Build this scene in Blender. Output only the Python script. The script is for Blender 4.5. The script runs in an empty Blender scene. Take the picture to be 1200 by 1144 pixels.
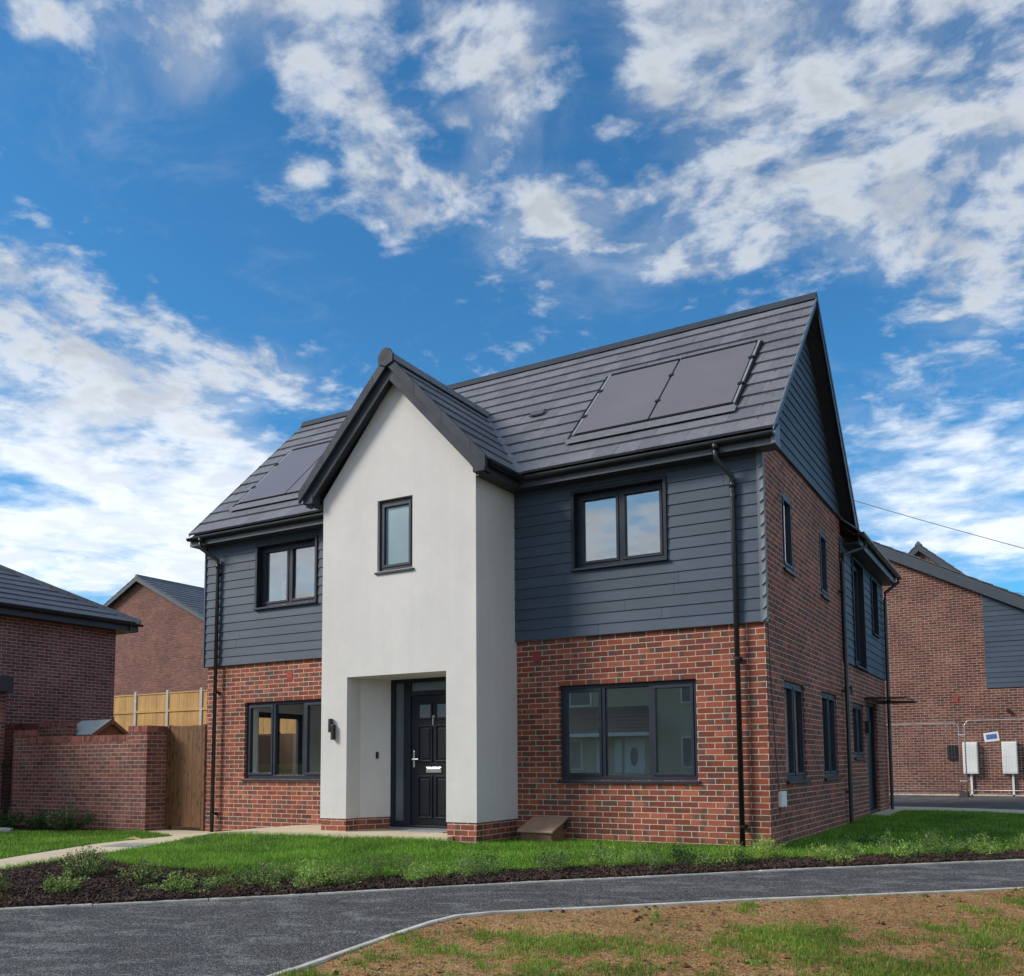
import bpy, bmesh, math, random
import numpy as np
from mathutils import Vector, Matrix, noise
from mathutils.geometry import delaunay_2d_cdt
R = math.radians
random.seed(7)
rng = np.random.default_rng(11)
scene = bpy.context.scene
COL = scene.collection

# ------------------------------------------------------------------ node helpers
class NT:
    def __init__(s, tree):
        s.t = tree; s.n = tree.nodes; s.l = tree.links
    def new(s, typ, **kw):
        n = s.n.new(typ)
        for k, v in kw.items():
            setattr(n, k, v)
        return n
    def put(s, sock, v):
        if v is None: return
        if hasattr(v, 'is_output'): s.l.new(v, sock)
        else:
            if isinstance(v, (tuple, list)) and len(v) == 3 and sock.type == 'RGBA': v = (*v, 1.0)
            sock.default_value = v
    def math(s, op, a, b=None, c=None, clamp=False):
        n = s.new('ShaderNodeMath', operation=op, use_clamp=clamp)
        for i, v in enumerate((a, b, c)):
            if v is not None: s.put(n.inputs[i], v)
        return n.outputs[0]
    def vmath(s, op, a, b=None, scale=None):
        n = s.new('ShaderNodeVectorMath', operation=op)
        s.put(n.inputs[0], a)
        if b is not None: s.put(n.inputs[1], b)
        if scale is not None: s.put(n.inputs['Scale'], scale)
        return n.outputs['Value'] if op in ('LENGTH', 'DOT_PRODUCT') else n.outputs[0]
    def mix(s, f, a, b, blend='MIX'):
        n = s.new('ShaderNodeMix', data_type='RGBA', blend_type=blend)
        s.put(n.inputs[0], f); s.put(n.inputs[6], a); s.put(n.inputs[7], b)
        return n.outputs[2]
    def ramp(s, f, stops, interp='LINEAR'):
        n = s.new('ShaderNodeValToRGB')
        cr = n.color_ramp; cr.interpolation = interp
        while len(cr.elements) < len(stops): cr.elements.new(0.5)
        for e, (p, c) in zip(cr.elements, stops):
            e.position = p
            e.color = (c, c, c, 1) if not isinstance(c, (tuple, list)) else (*c, 1)
        s.put(n.inputs[0], f)
        return n.outputs[0]
    def smooth(s, v, a, b, o0=0.0, o1=1.0):
        n = s.new('ShaderNodeMapRange', interpolation_type='SMOOTHSTEP')
        s.put(n.inputs[0], v)
        for i, q in enumerate((a, b, o0, o1)): s.put(n.inputs[i + 1], q)
        return n.outputs[0]
    def noise(s, vec, scale, detail=4.0, rough=0.55, dist=0.0, dim='3D'):
        n = s.new('ShaderNodeTexNoise', noise_dimensions=dim)
        s.put(n.inputs['Vector'], vec); s.put(n.inputs['Scale'], scale)
        s.put(n.inputs['Detail'], detail); s.put(n.inputs['Roughness'], rough); s.put(n.inputs['Distortion'], dist)
        return n.outputs[0]
    def voronoi(s, vec, scale, out=0, feature='F1'):
        n = s.new('ShaderNodeTexVoronoi', feature=feature)
        s.put(n.inputs['Vector'], vec); s.put(n.inputs['Scale'], scale)
        return n.outputs[out]
    def xyz(s, v):
        n = s.new('ShaderNodeSeparateXYZ'); s.put(n.inputs[0], v)
        return n.outputs
    def comb(s, x, y, z=0.0):
        n = s.new('ShaderNodeCombineXYZ')
        for i, v in enumerate((x, y, z)): s.put(n.inputs[i], v)
        return n.outputs[0]
    def bump(s, h, strength, dist=0.01, normal=None):
        n = s.new('ShaderNodeBump')
        s.put(n.inputs['Height'], h); s.put(n.inputs['Strength'], strength); s.put(n.inputs['Distance'], dist)
        if normal is not None: s.put(n.inputs['Normal'], normal)
        return n.outputs[0]

def new_mat(name):
    m = bpy.data.materials.new(name); m.use_nodes = True
    t = NT(m.node_tree); b = t.n['Principled BSDF']
    return m, t, b
def coords(t):
    return t.new('ShaderNodeTexCoord').outputs['Object']
def geom(t, out='Position'):
    return t.new('ShaderNodeNewGeometry').outputs[out]

def simple_mat(name, col, rough=0.5, metallic=0.0, var=0.12, nscale=3.0, bump=0.0, bscale=60.0, spec=0.5, island=0.0, stretch=None, coat=0.0):
    m, t, b = new_mat(name)
    P = geom(t)
    v = t.vmath('MULTIPLY', P, stretch) if stretch else P
    n1 = t.noise(v, nscale, 5, 0.6)
    fac = t.smooth(n1, 0.25, 0.75, 1 - var, 1 + var)
    if island:
        ri = geom(t, 'Random Per Island')
        fac = t.math('MULTIPLY', fac, t.smooth(ri, 0, 1, 1 - island, 1 + island))
    c = t.vmath('SCALE', tuple(col), None, fac)
    t.put(b.inputs['Base Color'], c)
    n2 = t.noise(P, nscale * 2.3, 3, 0.5)
    t.put(b.inputs['Roughness'], t.smooth(n2, 0.2, 0.8, max(0.02, rough - 0.07), min(1, rough + 0.07)))
    b.inputs['Metallic'].default_value = metallic
    b.inputs['Specular IOR Level'].default_value = spec
    b.inputs['Coat Weight'].default_value = coat
    if bump:
        t.put(b.inputs['Normal'], t.bump(t.noise(v, bscale, 4, 0.6), bump, 0.004))
    return m

def brick_mat(name, reds, dark, mortar, dark_amt=0.3, smear=0.0, W=0.225, H=0.075, jit=0.0, weather=0.35):
    m, t, b = new_mat(name)
    uv = t.new('ShaderNodeUVMap').outputs[0]
    wob = t.noise(uv, 9.0, 2, 0.5)
    u, v, _ = t.xyz(uv)
    v = t.math('ADD', v, t.math('MULTIPLY', t.math('SUBTRACT', wob, 0.5), 0.006))
    u = t.math('ADD', u, t.math('MULTIPLY', t.math('SUBTRACT', wob, 0.5), 0.006))
    rv = t.math('DIVIDE', v, H)
    row = t.math('FLOOR', rv)
    off = t.math('FRACT', t.math('MULTIPLY', row, 0.5))
    wn0 = t.new('ShaderNodeTexWhiteNoise', noise_dimensions='1D'); t.put(wn0.inputs['W'], row)
    ru = t.math('ADD', t.math('ADD', t.math('DIVIDE', u, W), off), t.math('MULTIPLY', wn0.outputs[0], 0.06))
    colm = t.math('FLOOR', ru)
    fx = t.math('FRACT', ru); fy = t.math('FRACT', rv)
    dx = t.math('MULTIPLY', t.math('MINIMUM', fx, t.math('SUBTRACT', 1.0, fx)), W)
    dy = t.math('MULTIPLY', t.math('MINIMUM', fy, t.math('SUBTRACT', 1.0, fy)), H)
    d = t.math('MINIMUM', dx, dy)
    fine = t.noise(uv, 70.0, 3, 0.6)
    d = t.math('ADD', d, t.math('MULTIPLY', t.math('SUBTRACT', fine, 0.5), 0.005))
    face = t.smooth(d, 0.0032, 0.0062)
    wn = t.new('ShaderNodeTexWhiteNoise', noise_dimensions='2D'); t.put(wn.inputs['Vector'], t.comb(colm, row))
    r1, r2, r3 = t.xyz(wn.outputs['Color'])
    n = len(reds)
    base = t.ramp(r1, [(i / n, c) for i, c in enumerate(reds)], 'CONSTANT')
    # burnt, greyish ends of the multi brick
    side = t.math('ABSOLUTE', t.math('SUBTRACT', fx, t.math('ROUND', r3)))
    blot = t.noise(t.vmath('ADD', uv, t.vmath('SCALE', wn.outputs['Color'], None, 13.0)), 11.0, 3, 0.6)
    edge = t.math('ADD', side, t.math('MULTIPLY', t.math('SUBTRACT', blot, 0.5), 0.5))
    endm = t.smooth(edge, 0.26, 0.44, 1.0, 0.0)
    has = t.smooth(r2, 1.0 - dark_amt - 0.02, 1.0 - dark_amt)
    whole = t.smooth(r2, 1.0 - dark_amt * 0.13, 1.0 - dark_amt * 0.10)
    endm = t.math('MAXIMUM', t.math('MULTIPLY', endm, has), t.math('MULTIPLY', whole, t.smooth(blot, 0.3, 0.5)))
    base = t.mix(t.math('MULTIPLY', endm, 0.85), base, dark)
    base = t.mix(t.smooth(t.noise(uv, 38.0, 4, 0.65), 0.35, 0.75, 0.0, 0.32), base, tuple(c * 0.45 for c in reds[0]))
    br = t.smooth(r3, 0, 1, 0.85, 1.15)
    base = t.vmath('SCALE', base, None, br)
    large = t.noise(uv, 0.7, 4, 0.6)
    if smear:
        sm = t.math('MULTIPLY', t.smooth(t.noise(uv, 26.0, 3, 0.6), 0.5, 0.7), t.smooth(large, 0.45, 0.62))
        base = t.mix(t.math('MULTIPLY', sm, smear), base, tuple(c * 0.8 for c in mortar))
    mcol = t.vmath('SCALE', mortar, None, t.smooth(t.noise(uv, 14.0, 4, 0.7), 0.25, 0.75, 0.7, 1.15))
    c = t.mix(face, mcol, base)
    c = t.vmath('SCALE', c, None, t.smooth(large, 0.3, 0.7, 1 - weather * 0.5, 1 + weather * 0.4))
    t.put(b.inputs['Base Color'], c)
    b.inputs['Roughness'].default_value = 0.86
    b.inputs['Specular IOR Level'].default_value = 0.25
    h = t.math('ADD', t.math('MULTIPLY', face, 1.0), t.math('MULTIPLY', fine, 0.35))
    h = t.math('ADD', h, t.math('MULTIPLY', r3, 0.25))
    t.put(b.inputs['Normal'], t.bump(h, 0.55, 0.006))
    return m

M = {}
REDS = [(0.235, 0.064, 0.040), (0.28, 0.081, 0.047), (0.20, 0.056, 0.038), (0.31, 0.098, 0.057), (0.175, 0.055, 0.041), (0.255, 0.068, 0.038)]
M['brick'] = brick_mat('red multi brick', REDS, (0.085, 0.064, 0.05), (0.55, 0.435, 0.365), 0.55)
PURP = [(0.17, 0.075, 0.072), (0.195, 0.085, 0.08), (0.145, 0.066, 0.067), (0.215, 0.092, 0.082)]
M['brick_purple'] = brick_mat('plum stock brick', PURP, (0.09, 0.056, 0.058), (0.52, 0.43, 0.42), 0.4)
M['brick_garden'] = brick_mat('garden wall brick', [(0.19, 0.069, 0.057), (0.22, 0.08, 0.062), (0.16, 0.06, 0.053), (0.245, 0.09, 0.068)], (0.085, 0.058, 0.05), (0.44, 0.36, 0.31), 0.32, smear=0.55)
M['brick_warm'] = brick_mat('far gable brick', [(0.18, 0.074, 0.063), (0.205, 0.082, 0.067), (0.16, 0.066, 0.058), (0.22, 0.09, 0.07)], (0.12, 0.065, 0.056), (0.30, 0.21, 0.18), 0.3)
M['brick_right'] = brick_mat('right house brick', [(0.145, 0.054, 0.043), (0.17, 0.063, 0.048), (0.12, 0.046, 0.04), (0.19, 0.074, 0.055)], (0.075, 0.046, 0.04), (0.50, 0.385, 0.32), 0.35, smear=0.4)

def render_mat():
    m, t, b = new_mat('off white silicone render')
    P = geom(t)
    n = t.noise(P, 0.9, 5, 0.6); g = t.noise(P, 7.0, 4, 0.6)
    drip = t.noise(t.vmath('MULTIPLY', P, (5.0, 5.0, 0.35)), 1.0, 4, 0.6)
    f = t.math('MULTIPLY', t.smooth(n, 0.3, 0.7, 0.955, 1.03), t.math('MULTIPLY', t.smooth(g, 0.3, 0.7, 0.98, 1.015), t.smooth(drip, 0.25, 0.75, 0.97, 1.02)))
    z = t.xyz(P)[2]
    spl = t.math('MULTIPLY', t.smooth(z, 0.25, 0.65, 1.0, 0.0), t.smooth(t.noise(P, 4.0, 4, 0.7), 0.35, 0.7))
    c = t.vmath('SCALE', (0.605, 0.585, 0.575), None, f)
    c = t.mix(t.math('MULTIPLY', spl, 0.22), c, (0.42, 0.36, 0.29))
    spots = t.smooth(t.voronoi(P, 2.3), 0.02, 0.05, 0.25, 0.0)
    c = t.mix(t.math('MULTIPLY', spots, 0.5), c, (0.40, 0.39, 0.37))
    t.put(b.inputs['Base Color'], c)
    b.inputs['Roughness'].default_value = 0.9; b.inputs['Specular IOR Level'].default_value = 0.2
    t.put(b.inputs['Normal'], t.bump(t.math('ADD', t.noise(P, 320.0, 2, 0.6), t.math('MULTIPLY', t.noise(P, 5.0, 3, 0.5), 1.5)), 0.22, 0.003))
    return m
M['render'] = render_mat()

def board_mat(name, col, vert=False, grain=0.35):
    m, t, b = new_mat(name)
    P = geom(t); ri = geom(t, 'Random Per Island')
    st = (22.0, 22.0, 1.2) if vert else (1.5, 1.5, 45.0)
    Pi = t.vmath('ADD', P, t.comb(t.math('MULTIPLY', ri, 31.0), t.math('MULTIPLY', ri, 17.0), t.math('MULTIPLY', ri, 7.0)))
    g = t.noise(t.vmath('MULTIPLY', Pi, st), 2.2, 5, 0.62, 0.6)
    f = t.math('MULTIPLY', t.smooth(g, 0.25, 0.75, 1 - grain, 1 + grain), t.smooth(ri, 0, 1, 0.9, 1.1))
    f = t.math('MULTIPLY', f, t.smooth(t.noise(P, 0.8, 4, 0.6), 0.3, 0.7, 0.9, 1.1))
    t.put(b.inputs['Base Color'], t.vmath('SCALE', tuple(col), None, f))
    b.inputs['Roughness'].default_value = 0.62
    b.inputs['Specular IOR Level'].default_value = 0.4
    t.put(b.inputs['Normal'], t.bump(g, 0.3, 0.002))
    return m
M['clad'] = board_mat('anthracite weatherboard', (0.049, 0.069, 0.104), grain=0.16)

def tile_mat(name, col, rough=0.55):
    m, t, b = new_mat(name)
    P = geom(t); ri = geom(t, 'Random Per Island')
    n = t.noise(P, 14.0, 5, 0.65); big = t.noise(P, 0.9, 4, 0.6)
    f = t.math('MULTIPLY', t.smooth(n, 0.25, 0.75, 0.86, 1.14), t.smooth(ri, 0, 1, 0.88, 1.10))
    f = t.math('MULTIPLY', f, t.smooth(big, 0.3, 0.7, 0.92, 1.08))
    t.put(b.inputs['Base Color'], t.vmath('SCALE', tuple(col), None, f))
    t.put(b.inputs['Roughness'], t.smooth(n, 0.2, 0.8, rough - 0.08, rough + 0.1))
    t.put(b.inputs['Normal'], t.bump(t.noise(P, 180.0, 3, 0.6), 0.25, 0.003))
    return m
M['tile'] = tile_mat('dark grey concrete tile', (0.142, 0.144, 0.165))
M['tile_far'] = tile_mat('slate grey tile', (0.10, 0.108, 0.125))
M['frame'] = simple_mat('anthracite foiled frame', (0.018, 0.0245, 0.041), 0.48, var=0.08, spec=0.3)
M['frame_dark'] = simple_mat('dark navy frame', (0.011, 0.015, 0.025), 0.5, var=0.08, spec=0.3)
M['door'] = simple_mat('black composite door', (0.007, 0.009, 0.015), 0.42, var=0.1, spec=0.25, bump=0.1, bscale=90, stretch=(8, 8, 1))
M['pipe'] = simple_mat('black rainwater plastic', (0.012, 0.013, 0.016), 0.36, var=0.15)
M['fascia'] = simple_mat('dark grey fascia', (0.05, 0.058, 0.075), 0.42, var=0.08)
M['soffit'] = simple_mat('dark soffit', (0.028, 0.033, 0.045), 0.5)
M['lead'] = simple_mat('lead flashing', (0.17, 0.175, 0.185), 0.5, var=0.2, nscale=6)
M['verge'] = simple_mat('pale verge edge', (0.20, 0.21, 0.23), 0.5)
M['porch_trim'] = simple_mat('charcoal verge cap', (0.040, 0.047, 0.062), 0.6, var=0.05, island=0.06, nscale=2, spec=0.15)
M['chrome'] = simple_mat('brushed metal', (0.62, 0.63, 0.65), 0.28, 1.0, 0.05)
M['galv'] = simple_mat('galvanised steel', (0.46, 0.46, 0.47), 0.42, 0.7, 0.12)
M['white'] = simple_mat('white plastic', (0.74, 0.75, 0.74), 0.45, var=0.05)
M['plaster'] = simple_mat('white plaster', (0.84, 0.84, 0.82), 0.9, var=0.03)
M['floorboard'] = simple_mat('grey floor', (0.25, 0.23, 0.21), 0.6)
M['cream'] = simple_mat('cream render', (0.52, 0.45, 0.34), 0.9, var=0.08)
M['brown_tile'] = tile_mat('brown grey tile', (0.17, 0.135, 0.115))
M['redvent'] = simple_mat('terracotta vent', (0.30, 0.035, 0.03), 0.7, var=0.12)
M['brownbox'] = simple_mat('brown moulded box', (0.20, 0.105, 0.06), 0.55, var=0.12, nscale=8)
M['lidbox'] = simple_mat('tan moulded lid', (0.36, 0.23, 0.155), 0.5, var=0.1, nscale=9)
M['fence'] = board_mat('new yellow timber', (0.50, 0.275, 0.09), True, 0.22)
M['fence_brown'] = board_mat('brown treated timber', (0.20, 0.115, 0.06), True, 0.25)
M['gate'] = board_mat('dark brown treated timber', (0.15, 0.068, 0.028), True, 0.35)
M['shedwood'] = board_mat('orange brown shed timber', (0.24, 0.11, 0.055), False, 0.2)
M['felt'] = simple_mat('pale grey roofing felt', (0.38, 0.41, 0.40), 0.9, var=0.12, nscale=12)
M['concrete'] = simple_mat('concrete post', (0.46, 0.45, 0.43), 0.85, var=0.12, nscale=9, bump=0.3)
M['kerb'] = simple_mat('pale concrete kerb', (0.50, 0.468, 0.405), 0.85, var=0.25, nscale=5, bump=0.4, island=0.08)
M['stone'] = simple_mat('grey stone', (0.27, 0.28, 0.28), 0.85, var=0.2, nscale=8, bump=0.5)
M['black_iron'] = simple_mat('black painted iron', (0.008, 0.008, 0.01), 0.45)
M['gap_black'] = simple_mat('matt black gap shade', (0.012, 0.013, 0.016), 0.9, spec=0.1)  # shade of the gaps round the recessed panels, put into the colour
M['rubber'] = simple_mat('black rubber block', (0.03, 0.03, 0.032), 0.8)
M['signblue'] = simple_mat('blue notice print', (0.075, 0.14, 0.40), 0.5)
M['wire'] = simple_mat('dark cable', (0.07, 0.08, 0.095), 0.6)

def wood_knots():   # knots in the gate boards
    m = M['gate']; t = NT(m.node_tree); b = t.n['Principled BSDF']
    P = geom(t); ri = geom(t, 'Random Per Island')
    x_, y_, z_ = t.xyz(P)
    q = t.comb(t.math('ADD', t.math('MULTIPLY', x_, 8.5), t.math('MULTIPLY', ri, 20.0)), t.math('ADD', t.math('MULTIPLY', z_, 3.2), t.math('MULTIPLY', ri, 9.0)), 0.0)
    vn = t.new('ShaderNodeTexVoronoi', voronoi_dimensions='2D'); t.put(vn.inputs['Vector'], q); vn.inputs['Scale'].default_value = 1.0
    k = t.smooth(vn.outputs['Distance'], 0.08, 0.24, 1.0, 0.0)
    src = b.inputs['Base Color'].links[0].from_socket
    t.put(b.inputs['Base Color'], t.mix(t.math('MULTIPLY', k, 0.75), src, (0.035, 0.016, 0.01)))
wood_knots()

def solar_mat():
    m, t, b = new_mat('solar glass')
    P = geom(t)
    x, y, z = t.xyz(P)
    lx = t.smooth(t.math('ABSOLUTE', t.math('SUBTRACT', t.math('FRACT', t.math('MULTIPLY', x, 6.2)), 0.5)), 0.47, 0.495)
    c = t.mix(t.math('MULTIPLY', lx, 0.35), (0.15, 0.128, 0.133), (0.19, 0.165, 0.17))
    n = t.noise(P, 1.3, 4, 0.6)
    c = t.mix(t.smooth(n, 0.3, 0.75, 0.0, 0.5), c, (0.18, 0.155, 0.158))
    t.put(b.inputs['Base Color'], c)
    b.inputs['Roughness'].default_value = 0.3
    b.inputs['Specular IOR Level'].default_value = 0.9
    return m
M['solar'] = solar_mat()

def glass_mat(name, refl=0.16, tint=(0.80, 0.85, 0.86)):
    m, t, b = new_mat(name)
    out = t.n['Material Output']; t.n.remove(b)
    tr = t.new('ShaderNodeBsdfTransparent'); tr.inputs[0].default_value = (*tint, 1)
    gl = t.new('ShaderNodeBsdfGlossy'); gl.inputs['Roughness'].default_value = 0.006
    gl.inputs['Color'].default_value = (0.97, 0.95, 0.93, 1)
    P = geom(t)
    t.put(gl.inputs['Normal'], t.bump(t.noise(P, 0.9, 2, 0.4), 0.05, 0.01))
    gm_ = t.new('ShaderNodeNewGeometry')
    ca = t.math('ABSOLUTE', t.vmath('DOT_PRODUCT', gm_.outputs['Incoming'], gm_.outputs['Normal']))
    sch = t.math('POWER', t.math('SUBTRACT', 1.0, ca), 5.0)      # Schlick, the same on both faces of the thin pane
    f = t.math('ADD', refl, t.math('MULTIPLY', sch, 1.0 - refl), clamp=True)
    mx = t.new('ShaderNodeMixShader')
    t.put(mx.inputs[0], f); t.l.new(tr.outputs[0], mx.inputs[1]); t.l.new(gl.outputs[0], mx.inputs[2])
    t.l.new(mx.outputs[0], out.inputs['Surface'])
    return m
M['glass'] = glass_mat('clear double glazing', 0.045, (.95, .97, .97))
M['glass_mirror'] = glass_mat('low emissivity glazing', 0.26, (.96, .95, .92))
M['glass_coated'] = glass_mat('coated double glazing', 0.24, (0.88, 0.91, 0.93))
def frosted_mat(name, col, rough=0.25):
    m, t, b = new_mat(name)
    P = geom(t); z = t.xyz(P)[2]
    c = t.vmath('SCALE', col, None, t.smooth(t.noise(P, 1.5, 3, 0.5), 0.3, 0.7, 0.85, 1.12))
    t.put(b.inputs['Base Color'], c); b.inputs['Roughness'].default_value = rough
    b.inputs['Specular IOR Level'].default_value = 0.8
    t.put(b.inputs['Normal'], t.bump(t.voronoi(P, 90.0), 0.08, 0.002))
    return m
M['frosted'] = frosted_mat('obscured bathroom glass', (0.20, 0.30, 0.34))
M['frosted_door'] = frosted_mat('dim obscured glass', (0.10, 0.12, 0.145))
M['darkglass'] = glass_mat('dark glazing', 0.05, (0.45, 0.5, 0.55))

def tarmac_mat():
    m, t, b = new_mat('new tarmac')
    P = geom(t)
    v = t.new('ShaderNodeTexVoronoi'); t.put(v.inputs['Vector'], P); v.inputs['Scale'].default_value = 98.0
    stone = t.xyz(v.outputs['Color'])[0]
    c = t.ramp(stone, [(0, (0.020, 0.020, 0.021)), (0.4, (0.042, 0.042, 0.044)), (0.75, (0.075, 0.075, 0.076)), (1.0, (0.20, 0.198, 0.19))])
    # pale dusty streaks that run along the path
    q = t.new('ShaderNodeMapping'); q.inputs['Rotation'].default_value = (0, 0, R(-32))
    t.put(q.inputs['Vector'], P)
    sv = t.vmath('MULTIPLY', q.outputs[0], (2.6, 5.6, 1.0))
    s1 = t.noise(sv, 1.0, 5, 0.62, 0.5)
    dust = t.math('MULTIPLY', t.smooth(s1, 0.50, 0.62), t.smooth(t.noise(P, 40.0, 4, 0.75), 0.40, 0.60))
    c = t.mix(t.math('MULTIPLY', dust, 0.62), c, (0.24, 0.24, 0.235))
    damp = t.smooth(t.noise(sv, 0.75, 4, 0.6), 0.52, 0.66)
    damp = t.math('MULTIPLY', damp, t.smooth(s1, 0.45, 0.55, 1.0, 0.0))
    c = t.mix(t.math('MULTIPLY', damp, 0.45), c, (0.014, 0.015, 0.018))
    c = t.vmath('SCALE', c, None, t.smooth(t.noise(P, 1.1, 4, 0.6), 0.3, 0.7, 0.85, 1.2))
    t.put(b.inputs['Base Color'], c)
    t.put(b.inputs['Roughness'], t.math('SUBTRACT', 0.86, t.math('MULTIPLY', damp, 0.22)))
    h = t.math('ADD', t.math('MULTIPLY', v.outputs['Distance'], -1.0), t.math('MULTIPLY', t.noise(P, 24.0, 3, 0.6), 0.4))
    t.put(b.inputs['Normal'], t.bump(h, 0.75, 0.008))
    return m
M['tarmac'] = tarmac_mat()

def paving_mat():
    m, t, b = new_mat('buff paving')
    P = geom(t)
    x, y, z = t.xyz(P)
    c = t.ramp(t.noise(P, 2.2, 5, 0.65), [(0.25, (0.50, 0.42, 0.285)), (0.5, (0.58, 0.49, 0.345)), (0.75, (0.64, 0.55, 0.40))])
    c = t.vmath('SCALE', c, None, t.smooth(t.noise(P, 60.0, 3, 0.6), 0.3, 0.7, 0.88, 1.1))
    jx = t.math('ABSOLUTE', t.math('SUBTRACT', t.math('FRACT', t.math('MULTIPLY', t.math('ADD', x, t.math('MULTIPLY', y, 0.35)), 1.66)), 0.5))
    jy = t.math('ABSOLUTE', t.math('SUBTRACT', t.math('FRACT', t.math('MULTIPLY', t.math('SUBTRACT', y, t.math('MULTIPLY', x, 0.35)), 1.66)), 0.5))
    j = t.smooth(t.math('MAXIMUM', jx, jy), 0.486, 0.497)
    c = t.mix(t.math('MULTIPLY', j, 0.45), c, (0.24, 0.21, 0.16))
    t.put(b.inputs['Base Color'], c); b.inputs['Roughness'].default_value = 0.85
    t.put(b.inputs['Normal'], t.bump(t.math('SUBTRACT', t.noise(P, 40.0, 3, 0.6), t.math('MULTIPLY', j, 2.0)), 0.3, 0.005))
    return m
M['paving'] = paving_mat()

def soil_mat():
    m, t, b = new_mat('bare orange soil')
    P = geom(t)
    n = t.noise(P, 1.3, 6, 0.65); f = t.noise(P, 22.0, 5, 0.7)
    c = t.ramp(n, [(0.25, (0.23, 0.115, 0.046)), (0.5, (0.325, 0.172, 0.070)), (0.75, (0.40, 0.235, 0.105))])
    c = t.vmath('SCALE', c, None, t.smooth(f, 0.25, 0.75, 0.6, 1.3))
    v = t.new('ShaderNodeTexVoronoi'); t.put(v.inputs['Vector'], P); v.inputs['Scale'].default_value = 48.0
    cr = t.xyz(v.outputs['Color'])[0]
    c = t.mix(t.smooth(cr, 0.78, 0.9, 0.0, 0.5), c, (0.44, 0.33, 0.22))
    c = t.mix(t.smooth(cr, 0.16, 0.05, 0.0, 0.6), c, (0.07, 0.045, 0.03))
    far = t.smooth(t.vmath('LENGTH', P), 16.0, 26.0)
    c = t.mix(far, c, (0.06, 0.11, 0.03))
    t.put(b.inputs['Base Color'], c); b.inputs['Roughness'].default_value = 0.95; b.inputs['Specular IOR Level'].default_value = 0.15
    h = t.math('ADD', f, t.math('MULTIPLY', v.outputs['Distance'], 0.6))
    t.put(b.inputs['Normal'], t.bump(h, 0.9, 0.02))
    return m
M['soil'] = soil_mat()
M['turf'] = simple_mat('turf thatch', (0.040, 0.075, 0.018), 0.95, var=0.4, nscale=7, bump=0.6, bscale=40, spec=0.1)
M['mulch'] = simple_mat('dark bark soil', (0.026, 0.016, 0.012), 0.95, var=0.5, nscale=14, bump=0.9, bscale=45, spec=0.15)

def blade_mat(name, stops, trans=0.35):
    m, t, b = new_mat(name)
    P = geom(t); ri = geom(t, 'Random Per Island')
    c = t.ramp(ri, stops)
    big = t.noise(P, 1.1, 4, 0.6)
    c = t.vmath('SCALE', c, None, t.smooth(big, 0.3, 0.7, 0.68, 1.3))
    hue = t.mix(t.smooth(t.noise(P, 0.45, 3, 0.6), 0.45, 0.7, 0.0, 0.4), c, t.vmath('MULTIPLY', c, (1.35, 1.1, 0.8)))
    t.put(b.inputs['Base Color'], hue)
    b.inputs['Roughness'].default_value = 0.55; b.inputs['Specular IOR Level'].default_value = 0.25
    tr = t.new('ShaderNodeBsdfTranslucent'); t.put(tr.inputs[0], hue)
    mx = t.new('ShaderNodeMixShader'); mx.inputs[0].default_value = trans
    t.l.new(b.outputs[0], mx.inputs[1]); t.l.new(tr.outputs[0], mx.inputs[2])
    t.l.new(mx.outputs[0], t.n['Material Output'].inputs['Surface'])
    return m
M['grass'] = blade_mat('lawn blades', [(0, (0.09, 0.22, 0.021)), (0.4, (0.14, 0.315, 0.031)), (0.8, (0.20, 0.395, 0.045)), (0.96, (0.26, 0.43, 0.065)), (1, (0.42, 0.38, 0.14))])
M['patchgrass'] = blade_mat('sparse seedling grass', [(0, (0.095, 0.19, 0.020)), (0.5, (0.15, 0.27, 0.032)), (0.85, (0.22, 0.33, 0.05)), (1, (0.40, 0.34, 0.13))])
M['leaf'] = blade_mat('sage green leaf', [(0, (0.09, 0.155, 0.045)), (0.5, (0.17, 0.25, 0.08)), (1, (0.31, 0.40, 0.15))])
M['leaf_dark'] = blade_mat('dark green leaf', [(0, (0.035, 0.075, 0.022)), (0.6, (0.07, 0.13, 0.04)), (1, (0.14, 0.21, 0.08))])
M['leaf_lime'] = blade_mat('fresh lime leaf', [(0, (0.14, 0.25, 0.05)), (0.5, (0.24, 0.38, 0.085)), (1, (0.40, 0.52, 0.17))])
M['leaf_red'] = blade_mat('bronze leaf', [(0, (0.09, 0.05, 0.025)), (0.6, (0.14, 0.10, 0.04)), (1, (0.17, 0.17, 0.06))])
M['petal'] = simple_mat('white petal', (0.6, 0.6, 0.55), 0.7)
M['stem'] = simple_mat('brown stem', (0.07, 0.045, 0.025), 0.8)
M['bark'] = simple_mat('bark chip', (0.044, 0.023, 0.016), 0.9, var=0.4, nscale=9, island=0.85)
M['pebble'] = simple_mat('pebble', (0.25, 0.16, 0.085), 0.9, var=0.2, nscale=20, island=0.45)

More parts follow.
